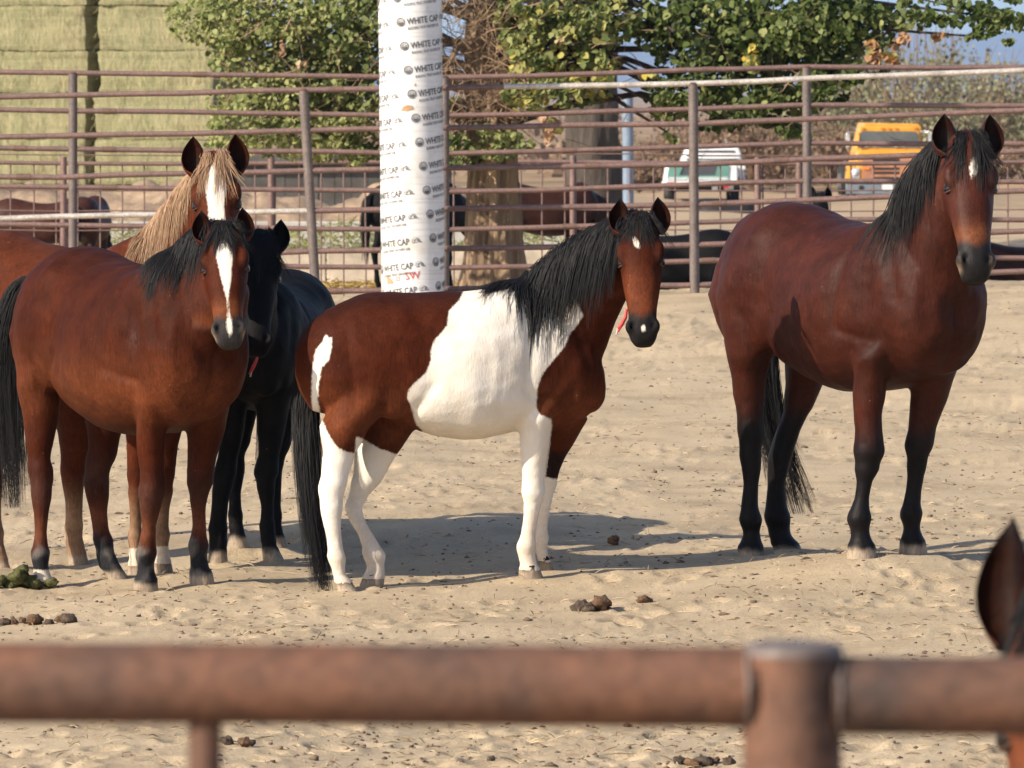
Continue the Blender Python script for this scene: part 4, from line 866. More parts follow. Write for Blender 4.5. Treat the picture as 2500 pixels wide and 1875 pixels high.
def ground_bits():
    rr = random.Random(44); st = []
    for k in range(11000):
        d = 1/(1/21.0+(1/60.0-1/21.0)*rr.random()); x = rr.uniform(-1.1, 1.1)*1250/FPX*d
        if mnoise.noise(Vector((x*.9, d*.5, 0))) < rr.uniform(-.5, .4): continue
        z = surf(x, d)+.004; a = rr.uniform(0, 6.28); L_ = rr.uniform(.015, .075)*(2.2 if rr.random() < .04 else 1); e = Vector((math.cos(a)*L_, math.sin(a)*L_*.8, rr.gauss(.0, .012))); p = Vector((x, d, z))
        st.append(([p, p+e*.5+Vector((0, 0, .004)), p+e], rr.uniform(.0016, .0042), .001, rr.random()))
    o = strands_mesh('straw_bits', st, M_BIT, None, (0, 0, 0)); tag(o, 'bits of straw and twigs scattered over the sand', kind='stuff')
    protos = [np.array(lump_mesh(60+i, (1, .9, .6), 5, .5, 3)[0]) for i in range(5)]; Qp = [np.array([q if len(q) == 4 else q+[q[-1]] for q in lump_mesh(60+i, (1, .9, .6), 5, .5, 3)[1]]) for i in range(1)]
    F3 = []
    for q in lump_mesh(60, (1, .9, .6), 5, .5, 3)[1]:
        F3.append(q[:3]); 
        if len(q) == 4: F3.append([q[0], q[2], q[3]])
    F3 = np.array(F3); V = []; Fq = []; n0 = 0
    for k in range(7500):
        d = 1/(1/21.0+(1/58.0-1/21.0)*rr.random()); x = rr.uniform(-1.1, 1.1)*1250/FPX*d
        if mnoise.noise(Vector((x*1.3+7, d*.7, 3))) < rr.uniform(-.4, .5): continue
        r = rr.uniform(.004, .0105)*(1.8 if rr.random() < .08 else 1); P = protos[rr.randrange(5)]*r*np.array((rr.uniform(.8, 1.6), 1, rr.uniform(.6, 1.1))); V.append(P+np.array((x, d, surf(x, d)+r*.25))); Fq.append(F3+n0); n0 += len(P)
    o = link('crumbs', new_mesh('crumbs', np.concatenate(V), np.concatenate(Fq)), M_CRUMB); tag(o, 'small dark crumbs of dung and clods on the sand', kind='stuff')
ground_bits()
# ------------------------------------------------------------------ steel pipe materials
def pipe_mat(name, c1, c2, rough=.6, metal=.15):
    m, nt, ns, ls, b = mat_new(name)
    tc = N(nt, 'ShaderNodeTexCoord'); n1 = N(nt, 'ShaderNodeTexNoise', Scale=5.0, Detail=8.0, Roughness=.7); n2 = N(nt, 'ShaderNodeTexNoise', Scale=60.0, Detail=4.0)
    for n in (n1, n2): ls.new(tc.outputs['Object'], n.inputs['Vector'])
    r = ramp(nt, [(.34, c2), (.62, c1)]); ls.new(n1.outputs['Fac'], r.inputs[0])
    r2 = ramp(nt, [(.32, (.7, .68, .66)), (.6, (1.1, 1.1, 1.1))]); ls.new(n2.outputs['Fac'], r2.inputs[0])
    mx = N(nt, 'ShaderNodeMix', data_type='RGBA', blend_type='MULTIPLY'); mx.inputs['Factor'].default_value = 1; ls.new(r.outputs[0], mx.inputs['A']); ls.new(r2.outputs[0], mx.inputs['B'])
    ls.new(mx.outputs['Result'], b.inputs['Base Color']); b.inputs['Roughness'].default_value = rough; b.inputs['Metallic'].default_value = metal
    bp = N(nt, 'ShaderNodeBump', Strength=.3, Distance=.004); ls.new(n2.outputs['Fac'], bp.inputs['Height']); ls.new(bp.outputs[0], b.inputs['Normal'])
    return m
M_RAIL = pipe_mat('rusty_brown_pipe', (.215, .132, .112), (.150, .095, .084))
M_POST = pipe_mat('grey_brown_pipe', (.165, .132, .118), (.115, .090, .080))
M_BARE = pipe_mat('bare_steel_pipe', (.66, .61, .54), (.42, .37, .32), .40, .3)
M_RUST = pipe_mat('weathered_rust', (.165, .072, .039), (.060, .038, .030), .78, .05)
M_COUP = pipe_mat('rusty_sleeve', (.17, .095, .07), (.12, .075, .06), .7, .1)

def pline(pts, x):
    return float(np.interp(x, [p[0] for p in pts], [p[1] for p in pts]))
def pipe_fence(label, d, topline, nr, gap, posts, rr, rp, bare, rails_x, seed):
    rg = random.Random(seed); xs = rails_x
    root = thing('pipe_fence', label, 'fence', (0, d, gz(0, d)))
    for (xt, xb, ptop) in posts:
        a = W(xt, ptop, d); b = W(xb, 700, d); g_ = gz(b.x, d); b = a+(b-a)*((a.z-(g_-.25))/(a.z-b.z))
        mb = MB(); mb.tube([a+(b-a)*t for t in (0, .33, .66, 1)], rp, 14); po = mb.build('post', M_POST, root, True)
        cp = MB(); cp.tube([a+Vector((0, 0, .004)), a+Vector((0, 0, .02))], [rp*1.04, rp*.7], 14); cp.build('post_cap', M_RUST, po, True)
    for i in range(nr):
        for x0, x1 in zip(xs[:-1], xs[1:]):
            n = max(2, int((x1-x0)/150)); pts = []
            for k in range(n+1):
                x = x0+(x1-x0)*k/n; y = pline(topline, x)+gap*i+(rg.gauss(0, 1.0) if 0 < k < n else 0)
                pts.append(W(x, y, d))
            mb = MB(); mb.tube(pts, rr, 10)
            ra = mb.build('rail', M_BARE if bare(i, (x0+x1)/2) else M_RAIL, root, True)
            if rg.random() < .28:
                t = rg.uniform(.2, .8); k = int(t*n); p, q = pts[k], pts[min(k+1, n)]; e = (q-p).normalized(); c = p.lerp(q, .4)
                cb = MB(); cb.tube([c-e*.07, c+e*.07], rr*1.16, 10); cb.build('coupling', M_COUP, ra, True)
    return root
A_TOP = [(-900, 252), (-155, 240), (770, 219), (1695, 204), (2620, 166), (3400, 140)]
B_TOP = [(-900, 170), (0, 175), (178, 178), (1074, 189), (1250, 187), (1700, 171), (1970, 163), (2866, 166), (3500, 166)]
pipe_fence('brown pipe fence with bright steel top rail right behind the sand pen', 59.3, A_TOP, 6, 98.5, [(-185, -160, 240), (741, 770, 221), (1692, 1696, 206), (2615, 2618, 168)], .0275, .047,
           lambda i, x: (i == 0 and x > 1350) or (i == 3 and x < 800), [-700, -155, 300, 755, 1230, 1694, 2150, 2620, 3100], 4)
pipe_fence('second brown pipe fence a few steps behind the first, posts set further apart', 62.2, B_TOP, 6, 93.0, [(-716, -716, 172), (178, 178, 180), (1086, 1086, 190), (1969, 1972, 165), (2866, 2866, 168)], .0265, .046,
           lambda i, x: False, [-700, -250, 178, 620, 1086, 1520, 1970, 2420, 2866], 9)
# gridded panel fence of thin rods further back
def grid_fence():
    d = 76.0; root = thing('rod_panel_fence', 'far fence of thin vertical rods behind the pipe fences', 'fence', (0, d, gz(0, d)))
    px0, px1 = -350, 2850; zb = gz(0, d)
    top = lambda x: 397+math.sin(x*.004)*3
    for px in (155, 662, 1168, 1399, 1850, 1951, 2300, 2640):
        a = W(px, top(px)-16, d); b = Vector((a.x, d, gz(a.x, d)-.2)); mb = MB(); mb.tube([a, b], .042, 10); mb.build('post', M_RAIL, root, True)
    for dy, r in ((0, .026), (-20, .008), (66, .008), (116, .008), (164, .008), (212, .008)):
        mb = MB(); mb.tube([W(x, top(x)+dy+(R.gauss(0, .8) if r < .02 else 0), d) for x in range(px0, px1+1, 160)], r, 8); mb.build('rail' if r > .02 else 'rod', M_RAIL, root, True)
    base = None
    for i, px in enumerate(range(px0, px1, 54)):
        a = W(px+R.gauss(0, 1.5), top(px), d+.03); b = Vector((a.x+R.gauss(0, .006), d+.03, gz(a.x, d)-.1))
        mb = MB(); mb.tube([a, b], .0105, 6); mb.build('rod', M_RAIL, root, True)
grid_fence()

# ------------------------------------------------------------------ near rail, blurred in front of the lens
def near_fence():
    d = 5.47; root = thing('rail_fence', 'thick rusty pipe rail with welded post right in front of the camera', 'fence', (0, d, 0))
    mb = MB(); mb.tube([W(-900, 1664, d), W(0, 1667, d), W(900, 1671, d), W(1840, 1678, d)], .0362, 32); mb.build('rail', M_RUST, root, True)
    mb = MB(); mb.tube([W(2030, 1697, d), W(2600, 1702, d), W(3400, 1709, d)], .0352, 32); mb.build('rail', M_RUST, root, True)
    p = W(1935, 1586, d); mb = MB(); mb.tube([p, Vector((p.x, p.y, 1.2)), Vector((p.x, p.y, -.3))], .0440, 32); po = mb.build('post', M_RUST, root, True)
    mb = MB(); mb.tube([p-Vector((0, 0, .004)), p+Vector((0, 0, .003)), p+Vector((0, 0, .0055))], [.0447, .0443, .036], 32); mb.build('post_cap', M_POST, po, True)
    for sx, yy in ((-1, 1680), (1, 1697)):        # weld beads round the joints
        c = W(1935+sx*112, yy, d); mb = MB(); n = 26
        mb.tube([c+Vector((R.gauss(0, .0012), math.cos(2*math.pi*k/n)*.0375, math.sin(2*math.pi*k/n)*.0375)) for k in range(n+1)], [.0018+R.uniform(-.0008, .0012) for k in range(n+1)], 8); mb.build('weld_bead', M_POST, po, True)
    q = W(500, 1690, d); mb = MB(); mb.tube([q, Vector((q.x, q.y, .9)), Vector((q.x, q.y, -.2))], .0150, 20); mb.build('upright', M_RUST, root, True)
    for zz in (1.30, .80, .35):
        mb = MB(); mb.tube([Vector((-1.2, d, zz)), Vector((2.4, d, zz-.01))], .03, 20); mb.build('rail', M_RUST, root, True)
near_fence()

# ------------------------------------------------------------------ printed cardboard column form
def text_mesh(txt, size, bold=0.0):
    cu = bpy.data.curves.new('t', 'FONT'); cu.body = txt; cu.size = size; cu.offset = bold; cu.resolution_u = 2; cu.align_x = 'LEFT'
    o = bpy.data.objects.new('t', cu); COL.objects.link(o); dg = bpy.context.evaluated_depsgraph_get(); dg.update(); ev = o.evaluated_get(dg); me = ev.to_mesh()
    v = np.array([tuple(x.co) for x in me.vertices]).reshape(-1, 3); f = [tuple(p.vertices) for p in me.polygons]
    ev.to_mesh_clear(); bpy.data.objects.remove(o); bpy.data.curves.remove(cu)
    return v, f
def subdiv_x(v, f, step=0.02): return v, f
def column_form():
    d = 58.7; cx = (1006-1250)/FPX*d; rad = .303; g_ = gz(cx, d); top = 6.0
    m, nt, ns, ls, b = mat_new('white_coated_paper')
    tc = N(nt, 'ShaderNodeTexCoord'); n1 = N(nt, 'ShaderNodeTexNoise', Scale=2.2, Detail=7.0, Roughness=.65); ls.new(tc.outputs['Object'], n1.inputs['Vector'])
    mp = N(nt, 'ShaderNodeMapping'); mp.inputs['Scale'].default_value = (1, 1, 26); ls.new(tc.outputs['Object'], mp.inputs['Vector'])
    n2 = N(nt, 'ShaderNodeTexNoise', Scale=1.6, Detail=4.0, Roughness=.6); ls.new(mp.outputs[0], n2.inputs['Vector'])
    r1 = ramp(nt, [(.30, (.56, .51, .43)), (.48, (.70, .69, .67)), (.7, (.74, .74, .74))]); ls.new(n1.outputs['Fac'], r1.inputs[0])
    r2 = ramp(nt, [(.33, (.80, .79, .78)), (.5, (1, 1, 1))]); ls.new(n2.outputs['Fac'], r2.inputs[0])
    mx = N(nt, 'ShaderNodeMix', data_type='RGBA', blend_type='MULTIPLY'); mx.inputs['Factor'].default_value = .8; ls.new(r1.outputs[0], mx.inputs['A']); ls.new(r2.outputs[0], mx.inputs['B']); ls.new(mx.outputs['Result'], b.inputs['Base Color'])
    b.inputs['Roughness'].default_value = .38; b.inputs['Specular IOR Level'].default_value = .4
    bp = N(nt, 'ShaderNodeBump', Strength=.25, Distance=.01); ls.new(n2.outputs['Fac'], bp.inputs['Height']); ls.new(bp.outputs[0], b.inputs['Normal'])
    root = thing('column_form_tube', 'tall white printed cardboard column form standing by the pipe fence', 'column form', (cx, d, g_))
    mb = MB(); n = 64; zs = [g_-.2]+list(np.linspace(g_, top, 26))
    lean = lambda z: Vector((-(z-g_)*.0105, 0, 0))
    mb.tube([Vector((cx, d, z))+lean(z)+Vector((.012, 0, 0)) for z in zs], [rad*(1+.006*math.sin(z*7)) for z in zs], n); mb.build('tube', m, root, True)
    ink = simple('grey_ink', (.11, .11, .115), .6, var=.25, scale=25); red = simple('red_ink', (.52, .07, .06), .6, var=.2, scale=20); card = simple('bare_cardboard', (.42, .26, .14), .8, var=.1, scale=12)
    slope = .122; pitch = 58.5/FPX*d
    def wrap(v, f, th0, z0, name, mat, parent=root, proud=.0035):
        # strip coordinates (along, up) -> spiral on the cylinder; theta 0 faces the camera, + to the right
        out = []
        for x, y, _ in v:
            s_ = x*math.cos(math.atan(slope))-y*math.sin(math.atan(slope)); zz = x*math.sin(math.atan(slope))+y
            th = th0+s_/rad; c = Vector((cx+.012, d, 0))+lean(z0+zz); r_ = rad*(1+.006*math.sin((z0+zz)*7))+proud
            out.append((c.x+math.sin(th)*r_, c.y-math.cos(th)*r_, z0+zz))
        me = new_mesh(name, np.array(out)-np.array(root.location), [list(q) for q in f], False); return link(name, me, mat, parent)
    vW, fW = text_mesh('WHITE CAP', .083, .0022); wW = vW[:, 0].max(); vW[:, 0] *= .345/wW
    vB, fB = text_mesh('BUILDING TRUST ON EVERY JOB.', .036, .0006); vB[:, 0] *= .345/vB[:, 0].max(); vB[:, 1] -= .052
    def annulus(r0, r1, n=28, a0=0, a1=2*math.pi, cx_=0, cy_=0):
        v = []; f = []
        for k in range(n+1):
            a = a0+(a1-a0)*k/n; v += [(cx_+math.cos(a)*r0, cy_+math.sin(a)*r0, 0), (cx_+math.cos(a)*r1, cy_+math.sin(a)*r1, 0)]
        for k in range(n): f.append((2*k, 2*k+1, 2*k+3, 2*k+2))
        return v, f
    def merge(parts):
        V = []; Fm = []
        for v, f in parts:
            b_ = len(V); V += list(v); Fm += [tuple(i+b_ for i in q) for q in f]
        return np.array(V), Fm
    rect = lambda x0, y0, x1, y1: ([(x0, y0, 0), (x1, y0, 0), (x1, y1, 0), (x0, y1, 0)], [(0, 1, 2, 3)])
    def disc(r, a0, a1, cx_=0, cy_=0, n=14): 
        v = [(cx_, cy_, 0)]+[(cx_+math.cos(a0+(a1-a0)*k/n)*r, cy_+math.sin(a0+(a1-a0)*k/n)*r, 0) for k in range(n+1)]
        return v, [(0, k+1, k+2) for k in range(n)]
    emb = merge([annulus(.036, .043), annulus(.0300, .0325), disc(.027, math.pi, 2*math.pi, 0, -.004), annulus(.018, .022, 14, 0, math.pi, 0, 0), rect(-.026, .001, .026, .006)])
    rays = [rect(-.004+math.cos(a)*.040-.002, math.sin(a)*.040, math.cos(a)*.040+.002, math.sin(a)*.040+.006) for a in np.linspace(.5, 2.9, 6)]
    hat = merge([annulus(.024, .031, 16, 0, math.pi, .012, 0), disc(.018, 0, math.pi*.5, .014, 0), rect(-.035, -.010, .058, -.003), annulus(.020, .0235, 12, .9, math.pi, -.014, 0)]+rays)
    for k in range(-7, 12):
        yc = (55+58.3*k); z0 = CAMZ-(yc-YH)/FPX*d
        if z0 > top-.2 or z0 < g_+.1: continue
        for j in (-1, 0, 1):
            th = math.radians(-16.6+6.4*k)+j*math.radians(122.1); zz = z0+(j*math.radians(122.1)*rad)*slope
            e = wrap(emb[0], emb[1], th, zz, 'emblem', ink)
            wrap(vW, fW, th+.064/rad, zz-.022, 'lettering', ink, e if False else root)
            wrap(vB, fB, th+.064/rad, zz-.022, 'lettering', ink)
            wrap(hat[0], hat[1], th+(.064+.345+.055)/rad, zz-.005+(.064+.345+.055)*slope*.0, 'hard_hat_mark', ink) if False else wrap(np.array([(x+.468, y-.012, 0) for x, y, _ in hat[0]]), hat[1], th, zz, 'hard_hat_mark', ink)
    def at(px_, py_): return math.asin(max(-.99, min(.99, (px_-1008)/77.5))), CAMZ-(py_-YH)/FPX*d
    v, f = text_mesh('SW', .098, .001); th, z0 = at(991, 681); wrap(v, f, th, z0, 'stencil', red)
    v, f = text_mesh('22', .055, .0005); th, z0 = at(967, 684); wrap(v, f, th, z0, 'stencil', red)
    for (px_, py_, pl) in ((947, 693, [(0, 0), (.085, .0), (.075, .03), (.04, .06), (.012, .085), (-.003, .095)]), (984, 270, [(0, 0), (.03, .035), (.07, .045), (.115, .035), (.125, 0), (.06, -.012)]), (1016, 210, [(0, 0), (.02, .0), (.022, .03)])):
        th, z0 = at(px_, py_); wrap([(x, y, 0) for x, y in pl], [tuple(range(len(pl)))], th, z0, 'torn_patch', card, proud=.005)
column_form()
# ------------------------------------------------------------------ leaves
def leaf_mat(name, stops, rough=.5, trans=.35):
    m, nt, ns, ls, b = mat_new(name)
    at = N(nt, 'ShaderNodeAttribute', attribute_name='tone'); r = ramp(nt, stops); ls.new(at.outputs['Fac'], r.inputs[0]); ls.new(r.outputs[0], b.inputs['Base Color'])
    b.inputs['Roughness'].default_value = rough; b.inputs['Specular IOR Level'].default_value = .2
    tr = N(nt, 'ShaderNodeBsdfTranslucent'); ls.new(r.outputs[0], tr.inputs['Color']); ms = N(nt, 'ShaderNodeMixShader'); ms.inputs[0].default_value = trans
    ls.new(b.outputs[0], ms.inputs[1]); ls.new(tr.outputs[0], ms.inputs[2]); ls.new(ms.outputs[0], nt.nodes['Material Output'].inputs['Surface'])
    return m
GREEN = [(0, (.026, .042, .012)), (.25, (.085, .118, .030)), (.5, (.205, .235, .082)), (.68, (.35, .355, .14)), (.78, (.55, .46, .09)), (.86, (.54, .33, .05)), (.9, (.40, .22, .12)), (1, (.55, .38, .25))]
M_LEAF = leaf_mat('cottonwood_leaf', GREEN); M_BARK = None
LEAF = np.array([(0, -.5, 0), (.42, -.32, .05), (.52, .0, .10), (.30, .34, .06), (0, .62, 0), (-.30, .34, .06), (-.52, .0, .10), (-.42, -.32, .05)])
LEAF_F = np.array([(0, 1, 2, 3), (0, 3, 4, 5), (0, 5, 6, 7)])
def leaves_arrays(C, size, tone, rs, face=(-.45, -.6, .65), jit=.8):
    """one bent leaf per centre -> verts, quads, tone"""
    n = len(C); nrm = np.array(face)[None, :]+rs.normal(0, jit, (n, 3)); nrm /= np.linalg.norm(nrm, axis=1)[:, None]
    dn = np.stack([rs.normal(0, .5, n), rs.normal(0, .5, n), -np.ones(n)], 1); u = dn-nrm*(dn*nrm).sum(1)[:, None]; u /= np.maximum(np.linalg.norm(u, axis=1), 1e-6)[:, None]; w = np.cross(u, nrm)
    V = C[:, None, :]+size[:, None, None]*(w[:, None, :]*LEAF[None, :, 0:1]+u[:, None, :]*LEAF[None, :, 1:2]+nrm[:, None, :]*LEAF[None, :, 2:3])
    Q = (np.arange(n)[:, None, None]*len(LEAF)+LEAF_F[None]).reshape(-1, 4)
    return V.reshape(-1, 3), Q, np.repeat(tone, len(LEAF))
def leaves_obj(name, C, size, tone, rs, mat, parent, org, **kw):
    V, Q, T = leaves_arrays(C, size, tone, rs, **kw); me = new_mesh(name, V-np.array(org), Q, False)
    a = me.attributes.new('tone', 'FLOAT', 'POINT'); a.data.foreach_set('value', T.astype(np.float32)); return link(name, me, mat, parent)
def bark_mat(name, c1, c2, sc=7.0):
    m, nt, ns, ls, b = mat_new(name)
    tc = N(nt, 'ShaderNodeTexCoord'); mp = N(nt, 'ShaderNodeMapping'); mp.inputs['Scale'].default_value = (1, 1, .16); ls.new(tc.outputs['Object'], mp.inputs['Vector'])
    n = N(nt, 'ShaderNodeTexNoise', Scale=sc, Detail=8.0, Roughness=.7, Distortion=.6); ls.new(mp.outputs[0], n.inputs['Vector'])
    r = ramp(nt, [(.35, c2), (.6, c1)]); ls.new(n.outputs['Fac'], r.inputs[0]); ls.new(r.outputs[0], b.inputs['Base Color']); b.inputs['Roughness'].default_value = .9
    bp = N(nt, 'ShaderNodeBump', Strength=1.0, Distance=.06); ls.new(n.outputs['Fac'], bp.inputs['Height']); ls.new(bp.outputs[0], b.inputs['Normal'])
    return m
M_BARK = bark_mat('furrowed_bark', (.33, .23, .145), (.11, .07, .042)); M_BARK_SHADE = bark_mat('shaded_bark', (.085, .066, .05), (.035, .027, .021)); M_TWIG = simple('dead_twig', (.30, .20, .125), .9, var=.25, scale=3)  # second bark has the shade put into its colour
def trunk_mesh(pts, rad, n=96, rough=.12, seed=0, fur=.11):
    V = []; Q = []; m = len(pts)
    for i, (p, r) in enumerate(zip(pts, rad)):
        for k in range(n):
            a = 2*math.pi*k/n
            rr = r*(1+rough*math.sin(a*5+i*.12+seed)*.35+rough*mnoise.noise(Vector((math.cos(a)*2.2, math.sin(a)*2.2, p[2]*.9+seed)))*1.6-fur*(1-abs(mnoise.noise(Vector((math.cos(a)*5.5+.3*math.sin(p[2]*2), math.sin(a)*5.5, p[2]*1.1+seed*3))))*3.2))
            V.append((p[0]+math.cos(a)*rr, p[1]+math.sin(a)*rr, p[2]))
    for i in range(m-1):
        for k in range(n): Q.append((i*n+k, i*n+(k+1) % n, (i+1)*n+(k+1) % n, (i+1)*n+k))
    return V, [list(q) for q in Q]
# ------------------------------------------------------------------ the big cottonwood behind the fences
def cottonwood():
    rs = np.random.RandomState(5); rr = random.Random(9); d = 64.0
    b = W(1197, 728, d); g_ = gz(b.x, d); root = thing('cottonwood_tree', 'large cottonwood behind the fences with pale trunk, green and yellowing leaves', 'tree', (b.x, d, g_)); org = root.location
    zt = np.linspace(g_-.2, 7.5, 120); pts = [(b.x+.02*math.sin(z*1.7)+(.012*(z-g_)), d+.03*math.cos(z), z) for z in zt]
    rad = [.262*(1-.035*(z-g_))+.10*math.exp(-(z-g_)*3) for z in zt]
    rad = [r*1.06 for r in rad]; V, Q = trunk_mesh(pts, rad); link('trunk', new_mesh('trunk', np.array(V)-np.array(org), Q), M_BARK, root)
    # (px, py, rx, ry, tone mean with lit left and shaded right put in, spread, depth, layers)
    E = [(560, 45, 150, 80, .58, .14, 63.6, 3.2), (470, 45, 60, 45, .52, .12, 63.5, 1.5), (700, 110, 190, 120, .58, .15, 63.7, 3.6), (850, 60, 140, 110, .48, .15, 63.7, 3.5), (640, 250, 130, 75, .61, .14, 63.5, 3.2), (600, 345, 95, 48, .63, .13, 63.4, 3.0),
         (760, 330, 150, 70, .59, .15, 63.4, 3.4), (860, 230, 100, 130, .49, .15, 63.6, 3.6), (720, 215, 180, 100, .58, .15, 63.8, 3.5), (535, 300, 50, 26, .48, .1, 63.4, 1.6), (560, 130, 70, 50, .42, .12, 63.5, 1.6), (880, 370, 70, 35, .45, .13, 63.3, 2.6),
         (1010, 60, 60, 80, .33, .15, 63.6, 2.0), (1040, 250, 80, 40, .35, .14, 63.3, 2.4), (1010, 330, 70, 50, .36, .14, 63.3, 2.6), (1080, 372, 110, 36, .38, .14, 63.2, 2.8), (1190, 350, 110, 42, .40, .15, 63.2, 2.6),
         (1330, 120, 105, 110, .52, .16, 63.3, 2.8), (1420, 55, 130, 75, .50, .17, 63.3, 3.0), (1300, 235, 95, 38, .55, .15, 63.2, 2.4), (1400, 205, 100, 55, .58, .15, 63.1, 2.4), (1470, 150, 55, 60, .52, .16, 63.2, 2.4), (1250, 40, 60, 60, .48, .16, 63.4, 2.2),
         (1620, 50, 130, 70, .30, .16, 63.4, 2.6), (1760, 110, 165, 110, .28, .16, 63.5, 3.8), (1900, 75, 190, 105, .28, .15, 63.5, 4.0), (2060, 70, 140, 85, .28, .15, 63.4, 3.6), (2160, 40, 110, 55, .30, .16, 63.3, 2.6), (1700, 235, 130, 50, .30, .16, 63.3, 2.6),
         (1850, 250, 140, 60, .28, .15, 63.4, 3.2), (1960, 225, 110, 55, .28, .15, 63.3, 3.0), (1780, 300, 110, 30, .26, .12, 63.2, 2.2), (1930, 315, 75, 28, .26, .12, 63.2, 1.8), (2070, 165, 95, 45, .27, .14, 63.3, 2.4), (1625, 265, 50, 45, .42, .15, 63.1, 2.0), (1640, 330, 22, 30, .5, .2, 63.1, 1.2),
         (2330, 18, 130, 42, .26, .13, 63.0, 2.2), (2450, 45, 85, 50, .26, .13, 62.9, 2.2), (2420, 92, 55, 28, .26, .12, 62.9, 1.6),
         (1830, 150, 42, 45, .76, .05, 62.9, 2.2), (1590, 190, 35, 22, .74, .06, 63.0, 1.4), (1500, 165, 25, 18, .74, .06, 63.0, 1.2),
         (1335, 325, 30, 55, .97, .02, 63.0, 1.8), (1315, 245, 35, 25, .96, .03, 63.0, 1.2), (1380, 95, 30, 35, .95, .03, 63.0, 1.2), (2170, 115, 60, 45, .91, .02, 62.9, 1.5), (2290, 70, 40, 30, .91, .02, 62.9, 1.0), (690, 110, 14, 40, .93, .03, 63.0, 1.0), (740, 150, 12, 30, .95, .03, 63.0, 1.0)]
    # the crown goes on above the picture, unseen leaves placed to give shading
    for k in range(60):
        E.append((rs.uniform(330, 2350), rs.uniform(-620, -60), rs.uniform(110, 190), rs.uniform(80, 130), .38, .16, rs.uniform(62.9, 66.5), 1.6))
    C = []; S = []; T = []
    clump = []
    for (px, py, rx, ry, tm, ts, dep, lay) in E:
        n = int(lay*math.pi*rx*ry/(220 if py < -50 else 75 if px < 1200 else 115)); nc_ = max(3, n//14)
        cu = rs.normal(0, .50, (nc_, 3)); cu /= np.maximum(1, np.linalg.norm(cu, axis=1))[:, None]; ct = rs.normal(0, ts*.75, nc_)
        k = rs.randint(0, nc_, n); o = cu[k]+rs.normal(0, .14, (n, 3))
        o /= np.maximum(1, np.linalg.norm(o, axis=1)/1.05)[:, None]
        dd = np.maximum(62.75, dep+o[:, 1]*.75+ (0 if py < -50 else 0)); X_ = (px+o[:, 0]*rx-1250)/FPX*dd; Z_ = CAMZ-(py+o[:, 2]*ry-YH)/FPX*dd
        C.append(np.stack([X_, dd, Z_], 1)); S.append(rs.uniform(.024, .070, n) if px < 1200 else rs.uniform(.034, .096, n)); T.append(np.clip(tm+ct[k]+rs.normal(0, ts*.75, n), 0, (.67 if px < 1200 else .74) if tm < .7 else 1)); clump.append((px, py, dep))
    C = np.concatenate(C); S = np.concatenate(S); T = np.concatenate(T)
    ppx = C[:, 0]/C[:, 1]*FPX+1250; ppy = YH+(CAMZ-C[:, 2])/C[:, 1]*FPX
    vis = np.where((ppx > 0) & (ppx < 2500) & (ppy > 5) & (ppy < 420) & (C[:, 1] < 63.3))[0]
    big = set(vis[np.argsort(-S[vis])[:300]].tolist()); keep = np.array([i not in big for i in range(len(C))])
    leaves_obj('foliage', C[keep], S[keep], T[keep], rs, M_LEAF, root, org)['kind'] = 'stuff'
    protos = []
    for i in range(10):
        V, Q, T8 = leaves_arrays(np.zeros((1, 3)), np.array([1.0]), np.array([float(i)/10]), rs); me = new_mesh('leaf', V, Q, False); a = me.attributes.new('tone', 'FLOAT', 'POINT'); a.data.foreach_set('value', np.full(8, [.2, .28, .34, .42, .48, .55, .3, .38, .7, .5][i], np.float32)); me.materials.append(M_LEAF); protos.append(me)
    for i in sorted(big):
        t = T[i]; me = protos[int(np.argmin(np.abs(np.array([.2, .28, .34, .42, .48, .55, .3, .38, .7, .5])-t+rs.normal(0, .02, 10))))]
        o = link('leaf', me, None, root); o.location = Vector(C[i])-org; o.scale = [S[i]]*3; o.rotation_euler = (rs.normal(0, .5), rs.normal(0, .5), rs.normal(0, .6))
    # limbs and twigs
    limbs = MB()
    for (px, py, dep) in clump[:44]:
        e = W(px, py, dep+.1); z0 = min(7.0, max(1.9, e.z+rr.uniform(-.2, .7))); s0 = Vector((b.x+.012*(z0-g_), d-.1, z0)); mid = s0.lerp(e, .5)+Vector((0, 0, .25+rr.random()*.2)); L_ = (e-s0).length
        limbs = MB(); limbs.tube([s0, s0.lerp(mid, .5)+Vector((0, 0, .06)), mid, mid.lerp(e, .5)+Vector((0, 0, -.02)), e], [.055, .045, .03, .02, .008], 7); limbs.build('branch', M_BARK_SHADE if px > 1500 else M_BARK, root, True)  # right-hand branches take the bark coloured as shaded
    st = []
    for k in range(760):      # pale dead twigs round the trunk and through the crown
        if k < 520: c = W(rr.uniform(1090, 1300), rr.uniform(-20, 300), 63.4+rr.uniform(-.4, .6))
        else: c = W(rr.choice([rr.uniform(500, 930), rr.uniform(1280, 2200)]), rr.uniform(0, 340), 63.1+rr.uniform(-.3, .5))
        dirv = Vector((rr.gauss(0, 1), rr.gauss(0, .5), rr.gauss(-.2, .8))).normalized(); p = c; P_ = [p]; L_ = rr.uniform(.15, .65)
        for j in range(6):
            dirv = (dirv+Vector((rr.gauss(0, .25), rr.gauss(0, .2), rr.gauss(.05, .25)))).normalized(); p = p+dirv*(L_/6); P_.append(p)
        st.append((P_, rr.uniform(.003, .009), .0012, rr.random()))
    strands_mesh('twigs', st, M_TWIG, root, org)['kind'] = 'stuff'
cottonwood()
